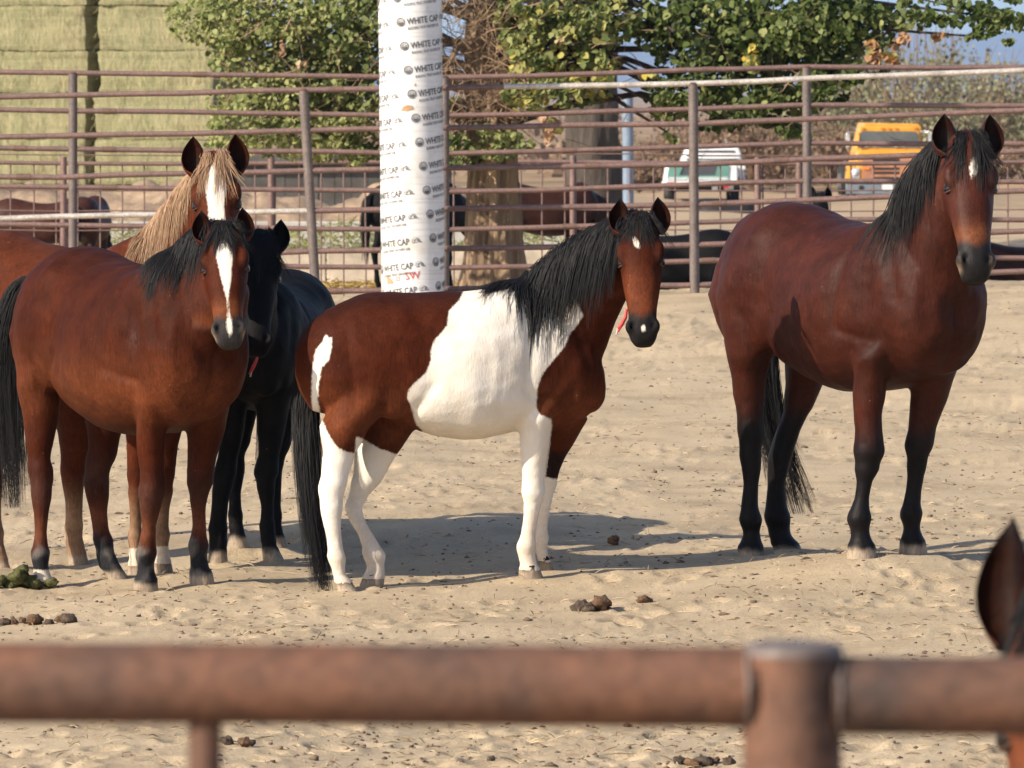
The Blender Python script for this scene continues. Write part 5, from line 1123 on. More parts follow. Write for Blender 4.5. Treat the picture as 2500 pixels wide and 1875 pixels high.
def far_trunk():
    d = 112.0; b = W(1445, 600, d); g_ = gz(b.x, d); root = thing('cottonwood_tree', 'thick tree trunk coloured dark as in shade, further back right of the pale cottonwood trunk', 'tree', (b.x, d, g_))
    zt = np.linspace(g_-.3, 9, 26); V, Q = trunk_mesh([(b.x+.05*math.sin(z), d, z) for z in zt], [.50*(1-.03*(z-g_))+.25*math.exp(-(z-g_)*1.3) for z in zt], 24, .2, 3); link('trunk', new_mesh('trunk', np.array(V)-np.array(root.location), Q), M_BARK_SHADE, root)
    rs = np.random.RandomState(8); C = []
    for k in range(26):
        c = np.array((b.x+rs.normal(0, 1.3), d+rs.normal(.8, .8), rs.uniform(5.2, 9.5))); C.append(c+rs.normal(0, .45, (150, 3)))
    C = np.concatenate(C); leaves_obj('crown', C, rs.uniform(.08, .14, len(C)), np.clip(rs.normal(.25, .12, len(C)), 0, 1), rs, M_LEAF, root, root.location)
    for k in range(7):
        a = rs.uniform(0, 6.28); z0 = rs.uniform(3.6, 7); e = Vector((b.x+math.cos(a)*1.5, d+math.sin(a)*1.2, z0+1.8)); s0 = Vector((b.x, d, z0)); mb = MB(); mb.tube([s0, s0.lerp(e, .5)+Vector((0, 0, .2)), e], [.16, .1, .03], 8); mb.build('limb', M_BARK_SHADE, root, True)
far_trunk()
mb = MB(); p = W(1532, 238, 108); q = W(1534, 460, 108); mb.tube([p, p.lerp(q, .5), q, Vector((q.x, 108, gz(q.x, 108)-.3))], .098, 20)
o = mb.build('metal_post', simple('pale_blue_paint', (.19, .24, .31), .5, var=.08), None, True, loc=(q.x, 108, gz(q.x, 108))); tag(o, 'pale blue grey post standing beside the dark tree trunk', 'post')

# ------------------------------------------------------------------ hay stack
def hay_mat():
    m, nt, ns, ls, b = mat_new('baled_hay')
    tc = N(nt, 'ShaderNodeTexCoord'); mp = N(nt, 'ShaderNodeMapping'); mp.inputs['Scale'].default_value = (6, 6, 1.1); ls.new(tc.outputs['Object'], mp.inputs['Vector'])
    oi = N(nt, 'ShaderNodeObjectInfo')
    n1 = N(nt, 'ShaderNodeTexNoise', Scale=3.2, Detail=9.0, Roughness=.75, Distortion=.4); ls.new(mp.outputs[0], n1.inputs['Vector'])
    n2 = N(nt, 'ShaderNodeTexNoise', Scale=1.6, Detail=5.0); ls.new(tc.outputs['Object'], n2.inputs['Vector'])
    mp3 = N(nt, 'ShaderNodeMapping'); mp3.inputs['Scale'].default_value = (.5, .5, 16); ls.new(tc.outputs['Object'], mp3.inputs['Vector'])
    n3 = N(nt, 'ShaderNodeTexNoise', Scale=1.2, Detail=5.0, Roughness=.7); ls.new(mp3.outputs[0], n3.inputs['Vector'])
    r1 = ramp(nt, [(.30, (.195, .185, .105)), (.5, (.29, .272, .165)), (.7, (.41, .38, .255))]); ls.new(n1.outputs['Fac'], r1.inputs[0])
    r2 = ramp(nt, [(.3, (.80, .86, .76)), (.7, (1.05, 1.0, .95))]); ls.new(n2.outputs['Fac'], r2.inputs[0])
    r3 = ramp(nt, [(.34, (.72, .72, .66)), (.5, (1, 1, 1)), (.66, (1.1, 1.08, 1.0))]); ls.new(n3.outputs['Fac'], r3.inputs[0])
    mx = N(nt, 'ShaderNodeMix', data_type='RGBA', blend_type='MULTIPLY'); mx.inputs['Factor'].default_value = 1; ls.new(r1.outputs[0], mx.inputs['A']); ls.new(r2.outputs[0], mx.inputs['B'])
    m2 = N(nt, 'ShaderNodeMix', data_type='RGBA', blend_type='MULTIPLY'); m2.inputs['Factor'].default_value = .45; ls.new(mx.outputs['Result'], m2.inputs['A']); ls.new(r3.outputs[0], m2.inputs['B'])
    ls.new(m2.outputs['Result'], b.inputs['Base Color']); b.inputs['Roughness'].default_value = .9; b.inputs['Specular IOR Level'].default_value = .15
    bp = N(nt, 'ShaderNodeBump', Strength=.9, Distance=.05); ls.new(n1.outputs['Fac'], bp.inputs['Height']); b2 = N(nt, 'ShaderNodeBump', Strength=.5, Distance=.05); ls.new(n3.outputs['Fac'], b2.inputs['Height']); ls.new(bp.outputs[0], b2.inputs['Normal']); ls.new(b2.outputs[0], b.inputs['Normal'])
    return m
M_HAY = hay_mat(); M_STRAW = hair_mat('loose_hay', (.26, .235, .10), (.52, .46, .25), rough=.8, spec=.15)
def bale(cx, cy, cz, w, dp, h, seed, label):
    rs = np.random.RandomState(seed); nx, nz, ny = 26, 14, 8; root = thing('hay_bale', label, 'hay bale', (cx, cy, cz-h/2), 'big square bales of the hay stack'); root.rotation_euler = (0, 0, math.radians(-24))
    V = []; Q = []
    def grid(fn, a, b):
        s0 = len(V)
        for i in range(a+1):
            for j in range(b+1): V.append(fn(i/a*2-1, j/b*2-1))
        for i in range(a):
            for j in range(b): Q.append((s0+i*(b+1)+j, s0+(i+1)*(b+1)+j, s0+(i+1)*(b+1)+j+1, s0+i*(b+1)+j+1))
    grid(lambda u, v: (u, -1, v), nx, nz); grid(lambda u, v: (u, v, 1), nx, ny); grid(lambda u, v: (u, v, -1), nx, ny); grid(lambda u, v: (1, u, v), ny, nz); grid(lambda u, v: (-1, u, v), ny, nz); grid(lambda u, v: (-u, 1, v), nx, nz)
    P = np.array(V, float)
    # rounded, bulging block with string furrows
    r = .07; hw = np.array((w/2, dp/2, h/2)); X_ = P*hw; inner = np.clip(X_, -hw+r, hw-r); dlt = X_-inner; L_ = np.linalg.norm(dlt, axis=1)[:, None]; X_ = np.where(L_ > 0, inner+dlt/np.maximum(L_, 1e-9)*np.minimum(L_, r), X_)
    n3 = np.array([mnoise.noise(Vector((p[0]*2.2+seed, p[1]*2.2, p[2]*2.2)))*.05+mnoise.noise(Vector((p[0]*7, p[1]*7+seed, p[2]*4)))*.025 for p in X_])
    fur = np.zeros(len(X_))
    for zf in (-.33, 0, .33): fur -= .018*np.exp(-((X_[:, 2]-zf*h-np.array([mnoise.noise(Vector((x*1.3+seed, zf*5, 0)))*.09 for x in X_[:, 0]]))/.03)**2)
    X_ = X_+P*(n3+fur)[:, None]*np.array((1.4, 1, .5))
    link('block', new_mesh('block', X_+np.array((0, 0, h/2)), [list(q) for q in Q]), M_HAY, root)
    st = []
    for k in range(260):
        x = rs.uniform(-w/2, w/2); z = rs.uniform(-h/2, h/2); p = Vector((x, -dp/2-.03, z)); e = Vector((rs.normal(0, .05), -.04-abs(rs.normal(0, .05)), -abs(rs.normal(.05, .12))))
        st.append(([p, p+e*.5+Vector((0, -.02, .0)), p+e], .0045, .0015, rs.rand()))
    strands_mesh('loose_straw', st, M_STRAW, root, (0, 0, -h/2))['kind'] = 'stuff'
TH = math.radians(-24)
def haystack():
    d = 120.0; k = d/FPX; yo = lambda px: (px-255)*k*math.tan(TH); rows = [(13, -98), (124, 13), (228, 124), (340, 228), (452, 340)]; zlow = gz(-7, d)
    cols = [(-352, -46), (-45, 250), (260, 566)]; nm = ['top', 'second', 'middle', 'fourth', 'lowest']; cn = ['cut off by the left picture edge', 'left of the dark gap', 'right of the dark gap']
    for ri, (yb, yt) in enumerate(rows):
        for ci, (xa, xb) in enumerate(cols):
            j = R.uniform(-.05, .05); zb = CAMZ-(yb-YH)*k; zt_ = CAMZ-(yt-YH)*k; zb = zb if ri < 4 else zb
            xa2, xb2 = xa+R.uniform(-5, 11), xb+R.uniform(-12, 6); wv = (xb2-xa2)*k
            if ci == 0 and ri > 0 and xb2 < 6: pass
            bale(((xa2+xb2)/2-1250)*k, d+.6+j+yo((xa2+xb2)/2), (zb+zt_)/2, wv/math.cos(TH), 1.2, zt_-zb+.02, 100+ri*7+ci, f'pale hay bale, {nm[ri]} row, {cn[ci]}')
        bale((255-1250)*k, d+1.95+yo(255), (zb+zt_)/2, 2.4, 1.2, zt_-zb+.02, 200+ri, f'hay bale added behind to block light in the dark gap, {nm[ri]} row')  # bale added behind so no light comes through the gap
    # stack carries on down to the ground
    g_ = gz(-7, d); zb = CAMZ-(452-YH)*k
    for ci, (xa, xb) in enumerate(cols):
        h = zb-g_+.1
        bale(((xa+xb)/2-1250)*k, d+.6+yo((xa+xb)/2), g_-.1+h/2, ((xb-xa)*k-.03)/math.cos(TH), 1.2, h-.02, 300+ci, f'bale at the stack foot behind the dirt bank, {cn[ci]}')
haystack()

# ------------------------------------------------------------------ dirt bank, feed bunk, shed
def bank():
    nx, ny = 240, 40; xs = np.linspace(-16, 3.0, nx); yy = np.linspace(96, 112, ny); Xb, Yb = np.meshgrid(xs, yy)
    h = np.exp(-((Yb-103)/3.2)**2)*(1.15+fbm(Xb, Yb, .6, 4, 51)*.7)*(1-sstep(-.5, 2.2, Xb)); Zb = gbase(Xb, Yb)+h+fbm(Xb, Yb, 3.0, 3, 61)*.10*np.clip(h*2, 0, 1)-.06
    ix = np.arange(nx*ny).reshape(ny, nx); Q = np.stack([ix[:-1, :-1], ix[:-1, 1:], ix[1:, 1:], ix[1:, :-1]], -1).reshape(-1, 4)
    o = link('dirt_bank', new_mesh('dirt_bank', np.stack([Xb, Yb, Zb], -1).reshape(-1, 3), Q), simple('brown_dirt', (.34, .24, .155), .95, var=.25, scale=2.2, bump=.6, bscale=14)); tag(o, 'low bank of loose brown dirt in front of the hay stack', kind='structure')
bank()
M_CONC = simple('pale_concrete', (.50, .42, .32), .85, var=.14, scale=3.0, bump=.3, bscale=25); M_CONC2 = simple('white_concrete', (.46, .43, .38), .8, var=.12, scale=2.0)
def bunk():
    d = 84.5; z0 = gz(-1, d); root = thing('feed_bunk', 'long concrete feed bunk with hay behind the fences', 'feed trough', (-3, d, z0))
    x0, x1 = -9.0, 1.75; n = 5
    for i in range(n):
        a = x0+(x1-x0)*i/n; b = x0+(x1-x0)*(i+1)/n; c = (a+b)/2
        MB().box((c, d, .07/2+z0/2-.15), (b-a-.02, .16, .07-z0+.3)).build('front_wall', M_CONC, root, bevel=.015)
        MB().box((c, d+2.2, .40/2+z0/2-.15), (b-a-.02, .16, .42-z0+.3)).build('back_wall', M_CONC2, root, bevel=.015)
    MB().box(((x0+x1)/2, d+1.1, z0+.05), (x1-x0, 2.0, .1)).build('floor', M_CONC, root)
    rr = random.Random(3); st = []
    for k in range(5200):
        x = rr.uniform(x0, x1); y = d+rr.uniform(.15, 1.95); z = z0+.15+(.52+.14*math.sin(x*1.9))*rr.random(); e = Vector((rr.gauss(0, .12), rr.gauss(0, .1), rr.gauss(.03, .08)))
        st.append(([Vector((x, y, z)), Vector((x, y, z))+e*.5, Vector((x, y, z))+e], .012, .004, rr.random()))
    o = strands_mesh('hay', st, hair_mat('green_feed_hay', (.16, .17, .05), (.36, .35, .14), .9, .1), root, root.location); o['kind'] = 'stuff'
bunk()
def litter(name, label, cx, cy, wx, wy, n, mat, seed, hgt=.06, ln=.12, r=.006):
    rr = random.Random(seed); st = []
    for k in range(n):
        x = cx+rr.gauss(0, wx*.5); y = cy+rr.gauss(0, wy*.5); z = gz(x, y)+rr.random()*hgt; e = Vector((rr.gauss(0, ln), rr.gauss(0, ln), rr.gauss(0, ln*.25)))
        st.append(([Vector((x, y, z)), Vector((x, y, z))+e*.5, Vector((x, y, z))+e], r, r*.4, rr.random()))
    o = strands_mesh(name, st, mat, None, (0, 0, 0)); tag(o, label, kind='stuff'); return o
litter('scattered_hay', 'golden spilt hay on the ground in front of the feed bunk', -2.6, 82.6, 6.5, 1.6, 3600, hair_mat('golden_straw', (.26, .17, .05), (.48, .34, .12), .9, .1), 6, .10, .10, .012)
def shed():
    d = 116.0; a = W(575, 395, d); b = W(1100, 395, d); z0 = gz(a.x, d); root = thing('shed', 'low dark shed wall behind the cottonwood foliage', 'shed', ((a.x+b.x)/2, d, z0)); mt = simple('dark_shed_board', (.085, .078, .07), .9, var=.2, scale=1.5)
    n = 13
    for i in range(n):
        x0 = a.x+(b.x-a.x)*i/n; x1 = a.x+(b.x-a.x)*(i+1)/n
        MB().box(((x0+x1)/2, d+R.uniform(-.01, .01), (z0-.1+a.z)/2), (x1-x0-.012, .05, a.z-z0+.1)).build('board', mt, root)
    MB().box(((a.x+b.x)/2, d+.9, a.z+.05), (b.x-a.x+.4, 2.4, .08)).build('roof', mt, root)
    MB().box(((a.x+b.x)/2, d+1.7, (z0+a.z)/2), (b.x-a.x, .06, a.z-z0)).build('rear_wall', mt, root)
shed()
o = MB(); 
def stock_tank():
    d = 150.0; c = W(1775, 513, d); g_ = gz(c.x, d); root = thing('stock_tank', 'long black rubber stock tank lying on the dirt by the white pickup', 'trough', (c.x, d, g_)); mt = simple('black_rubber', (.018, .018, .022), .55, var=.3, scale=4)
    L_ = 1.42; h = .42; V = []; Q = []; n = 36; prof = [(1.0, 0), (1.03, .2), (1.0, .45), (1.03, .7), (1.0, .92), (1.05, .96), (1.05, 1.0), (.94, 1.0), (.92, .3), (0.02, .28)]
    for s_, z in prof:
        for k in range(n):
            a = 2*math.pi*k/n; ca, sa = math.cos(a), math.sin(a); V.append(((abs(ca)**.6)*math.copysign(1, ca)*L_/2*s_, (abs(sa)**.6)*math.copysign(1, sa)*.45*s_, z*h))
    for i in range(len(prof)-1):
        for k in range(n): Q.append([i*n+k, i*n+(k+1) % n, (i+1)*n+(k+1) % n, (i+1)*n+k])
    link('tank_wall', new_mesh('tank_wall', V, Q), mt, root)
stock_tank()
# ------------------------------------------------------------------ vehicles far behind
M_YEL = simple('yellow_truck_paint', (.66, .31, .028), .4, var=.08, scale=2); M_ORR = simple('faded_orange_paint', (.42, .19, .10), .6, var=.12, scale=3); M_DKG = simple('truck_glass', (.10, .115, .12), .08, var=.15, scale=1.2, spec=.6); M_BUMP = simple('grey_blue_bumper', (.17, .20, .225), .5, var=.12, scale=3)
M_WHT = simple('white_truck_paint', (.74, .74, .72), .4, var=.06, scale=2); M_TIRE = simple('tyre_rubber', (.022, .021, .02), .85, var=.2, scale=8); M_CHR = simple('bright_metal', (.72, .71, .69), .25, metal=.7, var=.1); M_LAMP = simple('headlamp_glass', (.62, .63, .64), .1, var=.15, scale=12, spec=.7); M_REDL = simple('red_lens', (.45, .03, .035), .25, var=.1); M_AMB = simple('amber_lens', (.75, .22, .03), .3, var=.1); M_TEAL = simple('teal_panel', (.12, .27, .225), .35, var=.1, scale=2); M_GREY = simple('grey_panel', (.07, .07, .08), .3, var=.12, scale=2); M_DARK = simple('dark_underbody', (.02, .018, .017), .8, var=.2)
def wheel(root, c, r, w):
    mb = MB(); mb.tube([c+Vector((-w/2, 0, 0)), c+Vector((-w*.3, 0, 0)), c+Vector((w*.3, 0, 0)), c+Vector((w/2, 0, 0))], [r*.86, r, r, r*.86], 24); wh = mb.build('wheel', M_TIRE, root, True)
    mb = MB(); mb.tube([c+Vector((-w*.52, 0, 0)), c+Vector((w*.52, 0, 0))], r*.5, 18); mb.build('rim', M_CHR, wh, True)
def dump_truck():
    d = 192.0; k = d/FPX; P = lambda px, py, dy=0: Vector(((px-1250)*k, d+dy, CAMZ-(py-YH)*k)); g_ = gz(P(2165, 400).x, d)
    root = thing('truck', 'old yellow dump truck with rust coloured grille parked in front of the olive bushes', 'truck', (P(2165, 400).x, d, g_))
    def quad(name, pts, mat, dy, dep, par=root, bev=.0):
        mb = MB(); mb.prism([P(x, y, dy) for x, y in pts], (0, 1, 0), dep); return mb.build(name, mat, par, bevel=bev)
    cab = quad('cab', [(2091, 365), (2098, 318), (2106, 309), (2240, 309), (2248, 314), (2254, 372), (2256, 450), (2086, 450)], M_YEL, .55, 1.6, bev=.05)
    quad('windshield', [(2096, 361), (2102, 326), (2108, 320), (2238, 321), (2245, 328), (2248, 363)], M_DKG, .535, .03, cab)
    quad('hood', [(2086, 441), (2088, 372), (2100, 366), (2246, 368), (2258, 374), (2260, 441)], M_YEL, -.75, 1.35, bev=.05)
    gr = quad('grille', [(2102, 441), (2102, 386), (2112, 379), (2222, 379), (2230, 386), (2230, 441)], M_ORR, -.79, .06)
    for y in (390, 411, 421, 434):
        for x0, x1 in ((2129, 2157), (2161, 2190)): quad('grille_slot', [(x0-2, y+3), (x0-2, y-3), (x1+2, y-3), (x1+2, y+3)], M_DARK, -.80, .03, gr)
    for x in (2084, 2236):
        hb = quad('headlight', [(x-11, 434), (x-11, 409), (x+11, 409), (x+11, 434)], M_CHR, -.80, .08); c = P(x, 421.5, -.80); mb = MB(); mb.tube([c, c-Vector((0, .03, 0)), c-Vector((0, .05, 0))], [.115, .10, .03], 20); mb.build('lamp', M_LAMP, hb, True)
    quad('fender', [(2064, 441), (2068, 402), (2076, 395), (2086, 395), (2086, 441)], M_YEL, -.70, 1.2, bev=.03); quad('fender', [(2260, 441), (2260, 395), (2272, 396), (2279, 403), (2281, 441)], M_YEL, -.70, 1.2, bev=.03)
    quad('turn_signal', [(2106, 413), (2106, 407), (2119, 407), (2119, 413)], M_AMB, -.83, .05); quad('turn_signal', [(2212, 413), (2212, 407), (2225, 407), (2225, 413)], M_AMB, -.83, .05)
    for x in (2109, 2157, 2173, 2190, 2237): quad('marker_light', [(x-4, 315), (x-4, 312), (x+4, 312), (x+4, 315)], M_AMB, .50, .06)
    quad('front_bumper', [(2062, 473), (2062, 449), (2268, 449), (2268, 473)], M_BUMP, -.95, .18, bev=.02); quad('number_plate', [(2149, 463), (2149, 449), (2175, 449), (2175, 465)], M_WHT, -.975, .02)
    quad('tow_hook', [(2093, 462), (2093, 452), (2103, 452), (2103, 462)], M_DARK, -.98, .03)
    quad('dump_body', [(2086, 442), (2120, 302), (2252, 304), (2262, 310), (2264, 442)], M_YEL, 2.3, 3.6, bev=.04)
    quad('chassis', [(2110, 474), (2110, 446), (2228, 446), (2228, 474)], M_DARK, -.6, 6.0)
    for sx, px in ((-1, 2078), (1, 2258)):
        for dy in (.1, 3.6, 4.8): wheel(root, Vector((P(px, 400).x, d+dy, g_+.48)), .5, .3)
    for sx, px in ((-1, 2093), (1, 2250)):
        a, b = P(px, 321, .5), P(px+sx*0, 375, .4); e1, e2 = P(px+sx*24, 323, .2), P(px+sx*16, 375, .3); m1 = P(px+sx*27, 328, .2); m2 = P(px+sx*26, 360, .2)
        mb = MB(); mb.tube([a, e1, m1, m2, e2, b], .018, 8); br = mb.build('mirror_bracket', M_CHR, root, True); mb = MB(); mb.box(P(px+sx*21, 343, .2), (.09, .05, .42)); mb.build('mirror', M_CHR, br, bevel=.01)
    for x0, x1 in ((2112, 2142), (2186, 2212)):
        mb = MB(); mb.tube([P(x0, 360, .5), P((x0+x1)/2, 356, .49), P(x1, 361, .5)], .012, 6); mb.build('wiper', M_CHR, root, True)
dump_truck()
def pickup():
    d = 181.0; k = d/FPX; P = lambda px, py, dy=0: Vector(((px-1250)*k, d+dy, CAMZ-(py-YH)*k)); g_ = gz(P(1710, 400).x, d)
    root = thing('pickup_truck', 'white pickup with teal tailgate panels parked beyond the fences', 'pickup', (P(1710, 400).x, d, g_))
    def quad(name, pts, mat, dy, dep, par=root, bev=.0):
        mb = MB(); mb.prism([P(x, y, dy) for x, y in pts], (0, 1, 0), dep); return mb.build(name, mat, par, bevel=bev)
    cab = quad('cab', [(1658, 440), (1668, 398), (1682, 364), (1694, 358), (1804, 358), (1812, 364), (1820, 396), (1824, 440)], M_WHT, 2.2, 1.7, bev=.06)
    quad('rear_window', [(1680, 393), (1688, 369), (1800, 369), (1808, 393)], M_GREY, 2.17, .05, cab)
    for y in (378, 387): quad('window_slat', [(1676, y+2), (1676, y-2), (1812, y-2), (1812, y+2)], M_WHT, 2.13, .03, cab)
    quad('light_bar', [(1712, 362), (1712, 357), (1790, 357), (1790, 362)], M_REDL, 2.4, .2, cab)
    bed = quad('bed', [(1622, 448), (1628, 404), (1640, 399), (1792, 399), (1800, 404), (1802, 448)], M_WHT, .0, 2.2, bev=.04)
    tg = quad('tailgate', [(1628, 439), (1634, 404), (1780, 404), (1777, 439)], M_TEAL, -.045, .05)
    quad('tailgate_panel', [(1664, 427), (1672, 404), (1750, 404), (1744, 427)], M_GREY, -.06, .02, tg)
    quad('stripe', [(1659, 427), (1668, 404), (1672, 404), (1663, 427)], M_DARK, -.065, .02, tg)
    for y in (434, 438): quad('trim', [(1629, y+1), (1629, y-1), (1777, y-1), (1777, y+1)], M_WHT, -.06, .02, tg)
    quad('rear_bumper', [(1614, 453), (1616, 442), (1790, 442), (1792, 453)], M_WHT, -.25, .2, bev=.02)
    quad('tail_light', [(1628, 450), (1628, 444), (1649, 444), (1649, 450)], M_REDL, -.27, .03); quad('tail_light', [(1766, 459), (1766, 453), (1780, 453), (1780, 459)], M_REDL, -.26, .03)
    quad('mud_flap', [(1738, 464), (1738, 452), (1752, 452), (1752, 464)], M_WHT, -.1, .03); quad('mud_flap', [(1768, 462), (1768, 452), (1790, 452), (1790, 462)], M_WHT, -.1, .03)
    quad('fender', [(1802, 446), (1802, 404), (1812, 402), (1826, 408), (1829, 446)], M_WHT, 2.9, 1.5, bev=.03); quad('hood', [(1664, 446), (1668, 408), (1818, 408), (1824, 446)], M_WHT, 3.9, 1.2, bev=.05)
    quad('mirror', [(1814, 418), (1812, 404), (1824, 402), (1828, 416)], M_WHT, 2.0, .1, bev=.02)
    quad('chassis', [(1636, 468), (1636, 446), (1806, 446), (1806, 468)], M_DARK, .1, 4.6)
    for px in (1640, 1796):
        for dy in (.9, 4.1): wheel(root, Vector((P(px, 400).x, d+dy, g_+.38)), .4, .26)
    mb = MB(); mb.tube([P(1785, 360, 3), P(1779, 340, 3)], .012, 6); mb.build('antenna', M_CHR, root, True)
pickup()
# ------------------------------------------------------------------ bushes and desert scrub
M_OLIVE = leaf_mat('olive_leaf', [(0, (.07, .07, .038)), (.4, (.17, .165, .09)), (.75, (.28, .265, .16)), (1, (.38, .35, .23))], .7, .2)
M_BRUSH = leaf_mat('dry_brush', [(0, (.085, .055, .035)), (.5, (.19, .125, .080)), (1, (.31, .215, .135))], .85, .15)
def bush(px, base_y, d, w, h, mat, label, name, n, seed, tone=.5, group=None, twig=40):
    rs = np.random.RandomState(seed); k = d/FPX; x = (px-1250)*k; g_ = gz(x, d); root = thing(name, label, 'bush', (x, d, g_), group)
    C = []; T = []
    nl = 16
    for i in range(nl):
        a = rs.uniform(0, 6.28); q = rs.rand()**.6; c = np.array((math.cos(a)*w/2*q*.8, math.sin(a)*w/2*q*.8, h*rs.uniform(.18, .86)*(1-.35*q))); m_ = n//nl
        C.append(c+rs.normal(0, 1, (m_, 3))*np.array((w*.13, w*.13, h*.10))); T.append(np.clip(rs.normal(tone, .1)+rs.normal(0, .14, m_), 0, 1))
    C = np.concatenate(C); T = np.concatenate(T); C[:, 2] = np.abs(C[:, 2])
    leaves_obj('crown', C+np.array(root.location), rs.uniform(.07, .17, len(C))*(d/240), T, rs, mat, root, root.location, jit=1.0)
    st = []
    for i in range(twig):
        a = rs.uniform(0, 6.28); e = Vector((math.cos(a)*w*.45*rs.rand(), math.sin(a)*w*.45*rs.rand(), h*rs.uniform(.5, 1.02))); m_ = e*.5+Vector((rs.normal(0, .15), rs.normal(0, .15), h*.06)); st.append(([Vector((0, 0, -.1)), m_*.5, m_, e*.8+m_*.2, e], .03*d/240, .008, rs.rand()))
    strands_mesh('stems', st, M_TWIG, root, (0, 0, 0))
olv = [(1985, 4.4, 4.6), (2080, 4.6, 4.5), (2150, 4.8, 5.0), (2215, 5.0, 5.1), (2300, 5.0, 4.9), (2370, 4.6, 4.2), (2440, 4.4, 3.9), (2520, 4.6, 3.4), (1930, 3.6, 3.6), (2600, 5, 3.6)]
desc = ['low olive bush left of the yellow truck', 'olive bush just left of the truck cab', 'tall olive bush above the truck roof', 'tallest olive bush behind the yellow truck', 'olive bush right of the truck, partly behind the bay horse ears', 'olive bush behind the bay horse head', 'rounded olive bush right of the bay horse head', 'olive bush at the right edge of the picture', 'small olive bush behind the fence post left of the truck', 'olive bush just beyond the right edge of the picture']
for i, (px, w, h) in enumerate(olv): bush(px, 400, 235+9*(i % 3), w*1.1, h*1.32, M_OLIVE, desc[i], 'olive_bush', 2000, 40+i, .45+.1*(i % 3)/2, 'olive bushes behind the truck')
brs = [(1560, 3.2, 1.3, 'brush beside the pale blue post'), (1610, 3.4, 1.9, 'brush just left of the white pickup'), (1690, 4.0, 2.6, 'brush behind the white pickup cab'), (1770, 4.0, 2.9, 'brush above the pickup roof on the right'), (1840, 4.2, 3.0, 'brush right of the white pickup'), (1895, 4.0, 2.8, 'brush between the pickup and the tall fence post'), (2020, 4.0, 2.4, 'brush in front of the olive bushes left of the truck'), (2420, 4.2, 2.0, 'brush low behind the bay horse head')]
for i, (px, w, h, lb) in enumerate(brs): bush(px, 400, 214+6*(i % 4), w, h, M_BRUSH, 'dry brown '+lb, 'dry_brush', 1500, 70+i, .5, 'dry brown brush on the desert', 90)
def scrub():
    rs = np.random.RandomState(77); C = []; T = []; S = []
    for k in range(600):
        d = 1/(1/260.0+(1/2600.0-1/260.0)*rs.rand()); x = rs.uniform(-1.4, 1.4)*1250/FPX*d; z = gz(x, d); n = 14; sc = rs.uniform(.4, 1.1)*(1+d/900)
        C.append(np.array((x, d, z+sc*.35))+rs.normal(0, 1, (n, 3))*np.array((sc*.5, sc*.5, sc*.25))); S.append(np.full(n, sc*.35)); T.append(np.clip(rs.normal(.5, .2, n), 0, 1))
    o = leaves_obj('desert_scrub', np.concatenate(C), np.concatenate(S), np.concatenate(T), rs, M_BRUSH, None, (0, 0, 0)); tag(o, 'low dry scrub scattered over the desert', kind='stuff')
scrub()
def mountains():
    nx, ny = 160, 24; xs = np.linspace(-9000, 9000, nx); yy = np.linspace(10500, 15500, ny); Xm, Ym = np.meshgrid(xs, yy); t = (Ym-10500)/5000
    prof = 92+fbm(Xm*0+Xm, 0*Ym, .00045, 4, 3)*60+Xm*.035*(Xm > -300); prof = np.clip(prof*1.15, 40, 180)
    Zm = gbase(Xm, Ym)-6+prof*np.sin(np.clip(t*1.15, 0, 1)*math.pi*.5)*(.85+.5*fbm(Xm, Ym, .0012, 4, 9))
    ix = np.arange(nx*ny).reshape(ny, nx); Q = np.stack([ix[:-1, :-1], ix[:-1, 1:], ix[1:, 1:], ix[1:, :-1]], -1).reshape(-1, 4)
    o = link('mountains', new_mesh('mountains', np.stack([Xm, Ym, Zm], -1).reshape(-1, 3), Q), simple('mountain_rock', (.16, .15, .16), .95, var=.2, scale=.004)); tag(o, 'distant mountain ridge on the horizon', kind='structure')
mountains()
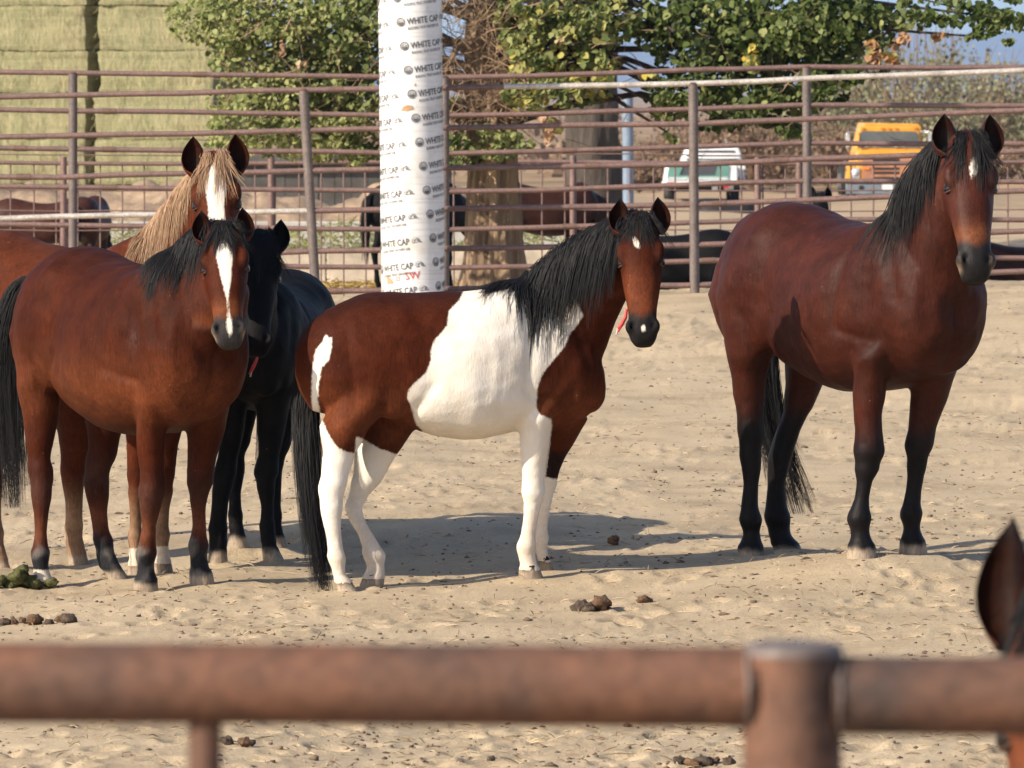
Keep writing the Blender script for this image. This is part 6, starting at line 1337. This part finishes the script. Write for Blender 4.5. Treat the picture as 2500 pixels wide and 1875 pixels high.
# ------------------------------------------------------------------ horses beyond the fences
G_BACK = 'horses feeding beyond the fences'
def back_horse(label, px, d, yaw, s, base, neck, seed, hair=None, tone=None, tail=True):
    """neck: (forward, left, up) of poll in horse metres; nose relative to poll"""
    k = d/FPX; x = (px-1250)*k; y = math.radians(yaw); f = Vector((math.cos(y), math.sin(y), 0)); l = Vector((-math.sin(y), math.cos(y), 0)); g_ = gz(x, d); M_ = Vector((x, d, g_))
    loc = lambda a: M_+f*(a[0]*s)+l*(a[1]*s)+Vector((0, 0, a[2]*s))
    poll = loc(neck[0]); nose = loc(neck[1]); fc = f*.8+Vector((0, 0, .6)) if neck[1][2] < neck[0][2] else f
    if len(neck) > 2: fc = Vector(neck[2])
    tl = dict(path=[loc((-.70, 0, 1.33)), loc((-.80, 0, 1.25)), loc((-.84, 0, 1.0)), loc((-.83, 0, .7)), loc((-.82, .02, .4))], clumps=26, per=7, width=.06, thick=2.2)
    make_horse(dict(label=label, group=G_BACK, M=(x, d), gz=g_, yaw=yaw, s=s, mat=COAT_K if base == BLK else COAT_B, coat=base, hair=H_BLACK, lid=LID_K, dock_mat=H_DARK, paint=paint_dark(base, base != BLK), seed=seed, coarse=True, voxel=.027, smooth=5,
        legs=dict(rF=dict(tmpl=1, dx=.05), lF=dict(tmpl=1, dx=-.06), rH=dict(tmpl=1, dx=-.04), lH=dict(tmpl=1, dx=.08)), head_world=True, poll=tuple(poll), nose=tuple(nose), face=tuple(fc), nk_f=.2 if neck[0][2] > 1.2 else .34, nk_u=.2 if neck[0][2] > 1.2 else -.08,
        nk_end=tuple(-f*.12*s+Vector((0, 0, .05))) if neck[0][2] > 1.2 else tuple(-f*.1+Vector((0, 0, .2))), mane=dict(clumps=26, per=7, side=1, u0=.25, u1=1.0, len_u=[0, 1], len=[.22, .26], thick=2.0), tail=tl))
DOWN = ((1.12, 0, .86), (1.36, 0, .40)); LOW = ((1.18, 0, 1.20), (1.55, 0, .80)); UP = ((1.02, 0, 1.75), (1.33, 0, 1.30))
back_horse('dark brown horse with its head down at the far left behind the fences', 88, 80, -8, .84, (.05, .019, .013), DOWN, 101)
back_horse('dark bay horse seen from behind next to the left fence post', 215, 79, 82, .86, (.045, .017, .012), DOWN, 102)
back_horse('black horse half hidden behind the white column form', 1012, 80, 40, .98, BLK, DOWN, 103)
back_horse('brown horse with black legs feeding beside the pale tree trunk', 1318, 79, 12, .98, (.034, .013, .009), DOWN, 104)
back_horse('black horse directly behind the pinto head with two ears showing', 1660, 70.5, 172, 1.02, BLK, ((.86, .3, 1.50), (.98, .42, .95), (.0, -1, .2)), 105)
back_horse('black horse low behind the fence post right of the pinto', 1790, 73, 12, .98, BLK, LOW, 106)
back_horse('black horse showing only its pricked ears above the bay horse back', 2010, 76, -95, 1.08, BLK, ((.95, 0, 1.90), (1.16, 0, 1.38), (0, -1, .2)), 107)
back_horse('dark horse behind the fence at the right edge of the picture', 2470, 70.5, 20, .97, DARKB, DOWN, 108)

# ------------------------------------------------------------------ the air: far things fade to blue
def haze():
    m = bpy.data.materials.new('haze'); m.use_nodes = True; nt = m.node_tree; nt.nodes.clear(); out = nt.nodes.new('ShaderNodeOutputMaterial'); pv = nt.nodes.new('ShaderNodeVolumePrincipled')
    pv.inputs['Color'].default_value = (.46, .68, 1.0, 1); pv.inputs['Density'].default_value = 8e-5; pv.inputs['Anisotropy'].default_value = .1; nt.links.new(pv.outputs[0], out.inputs['Volume'])
    o = MB().box((0, 7700, 85), (18400, 15900, 270)).build('haze', m); tag(o, 'thin blue haze over the far desert', kind='stuff')
haze()
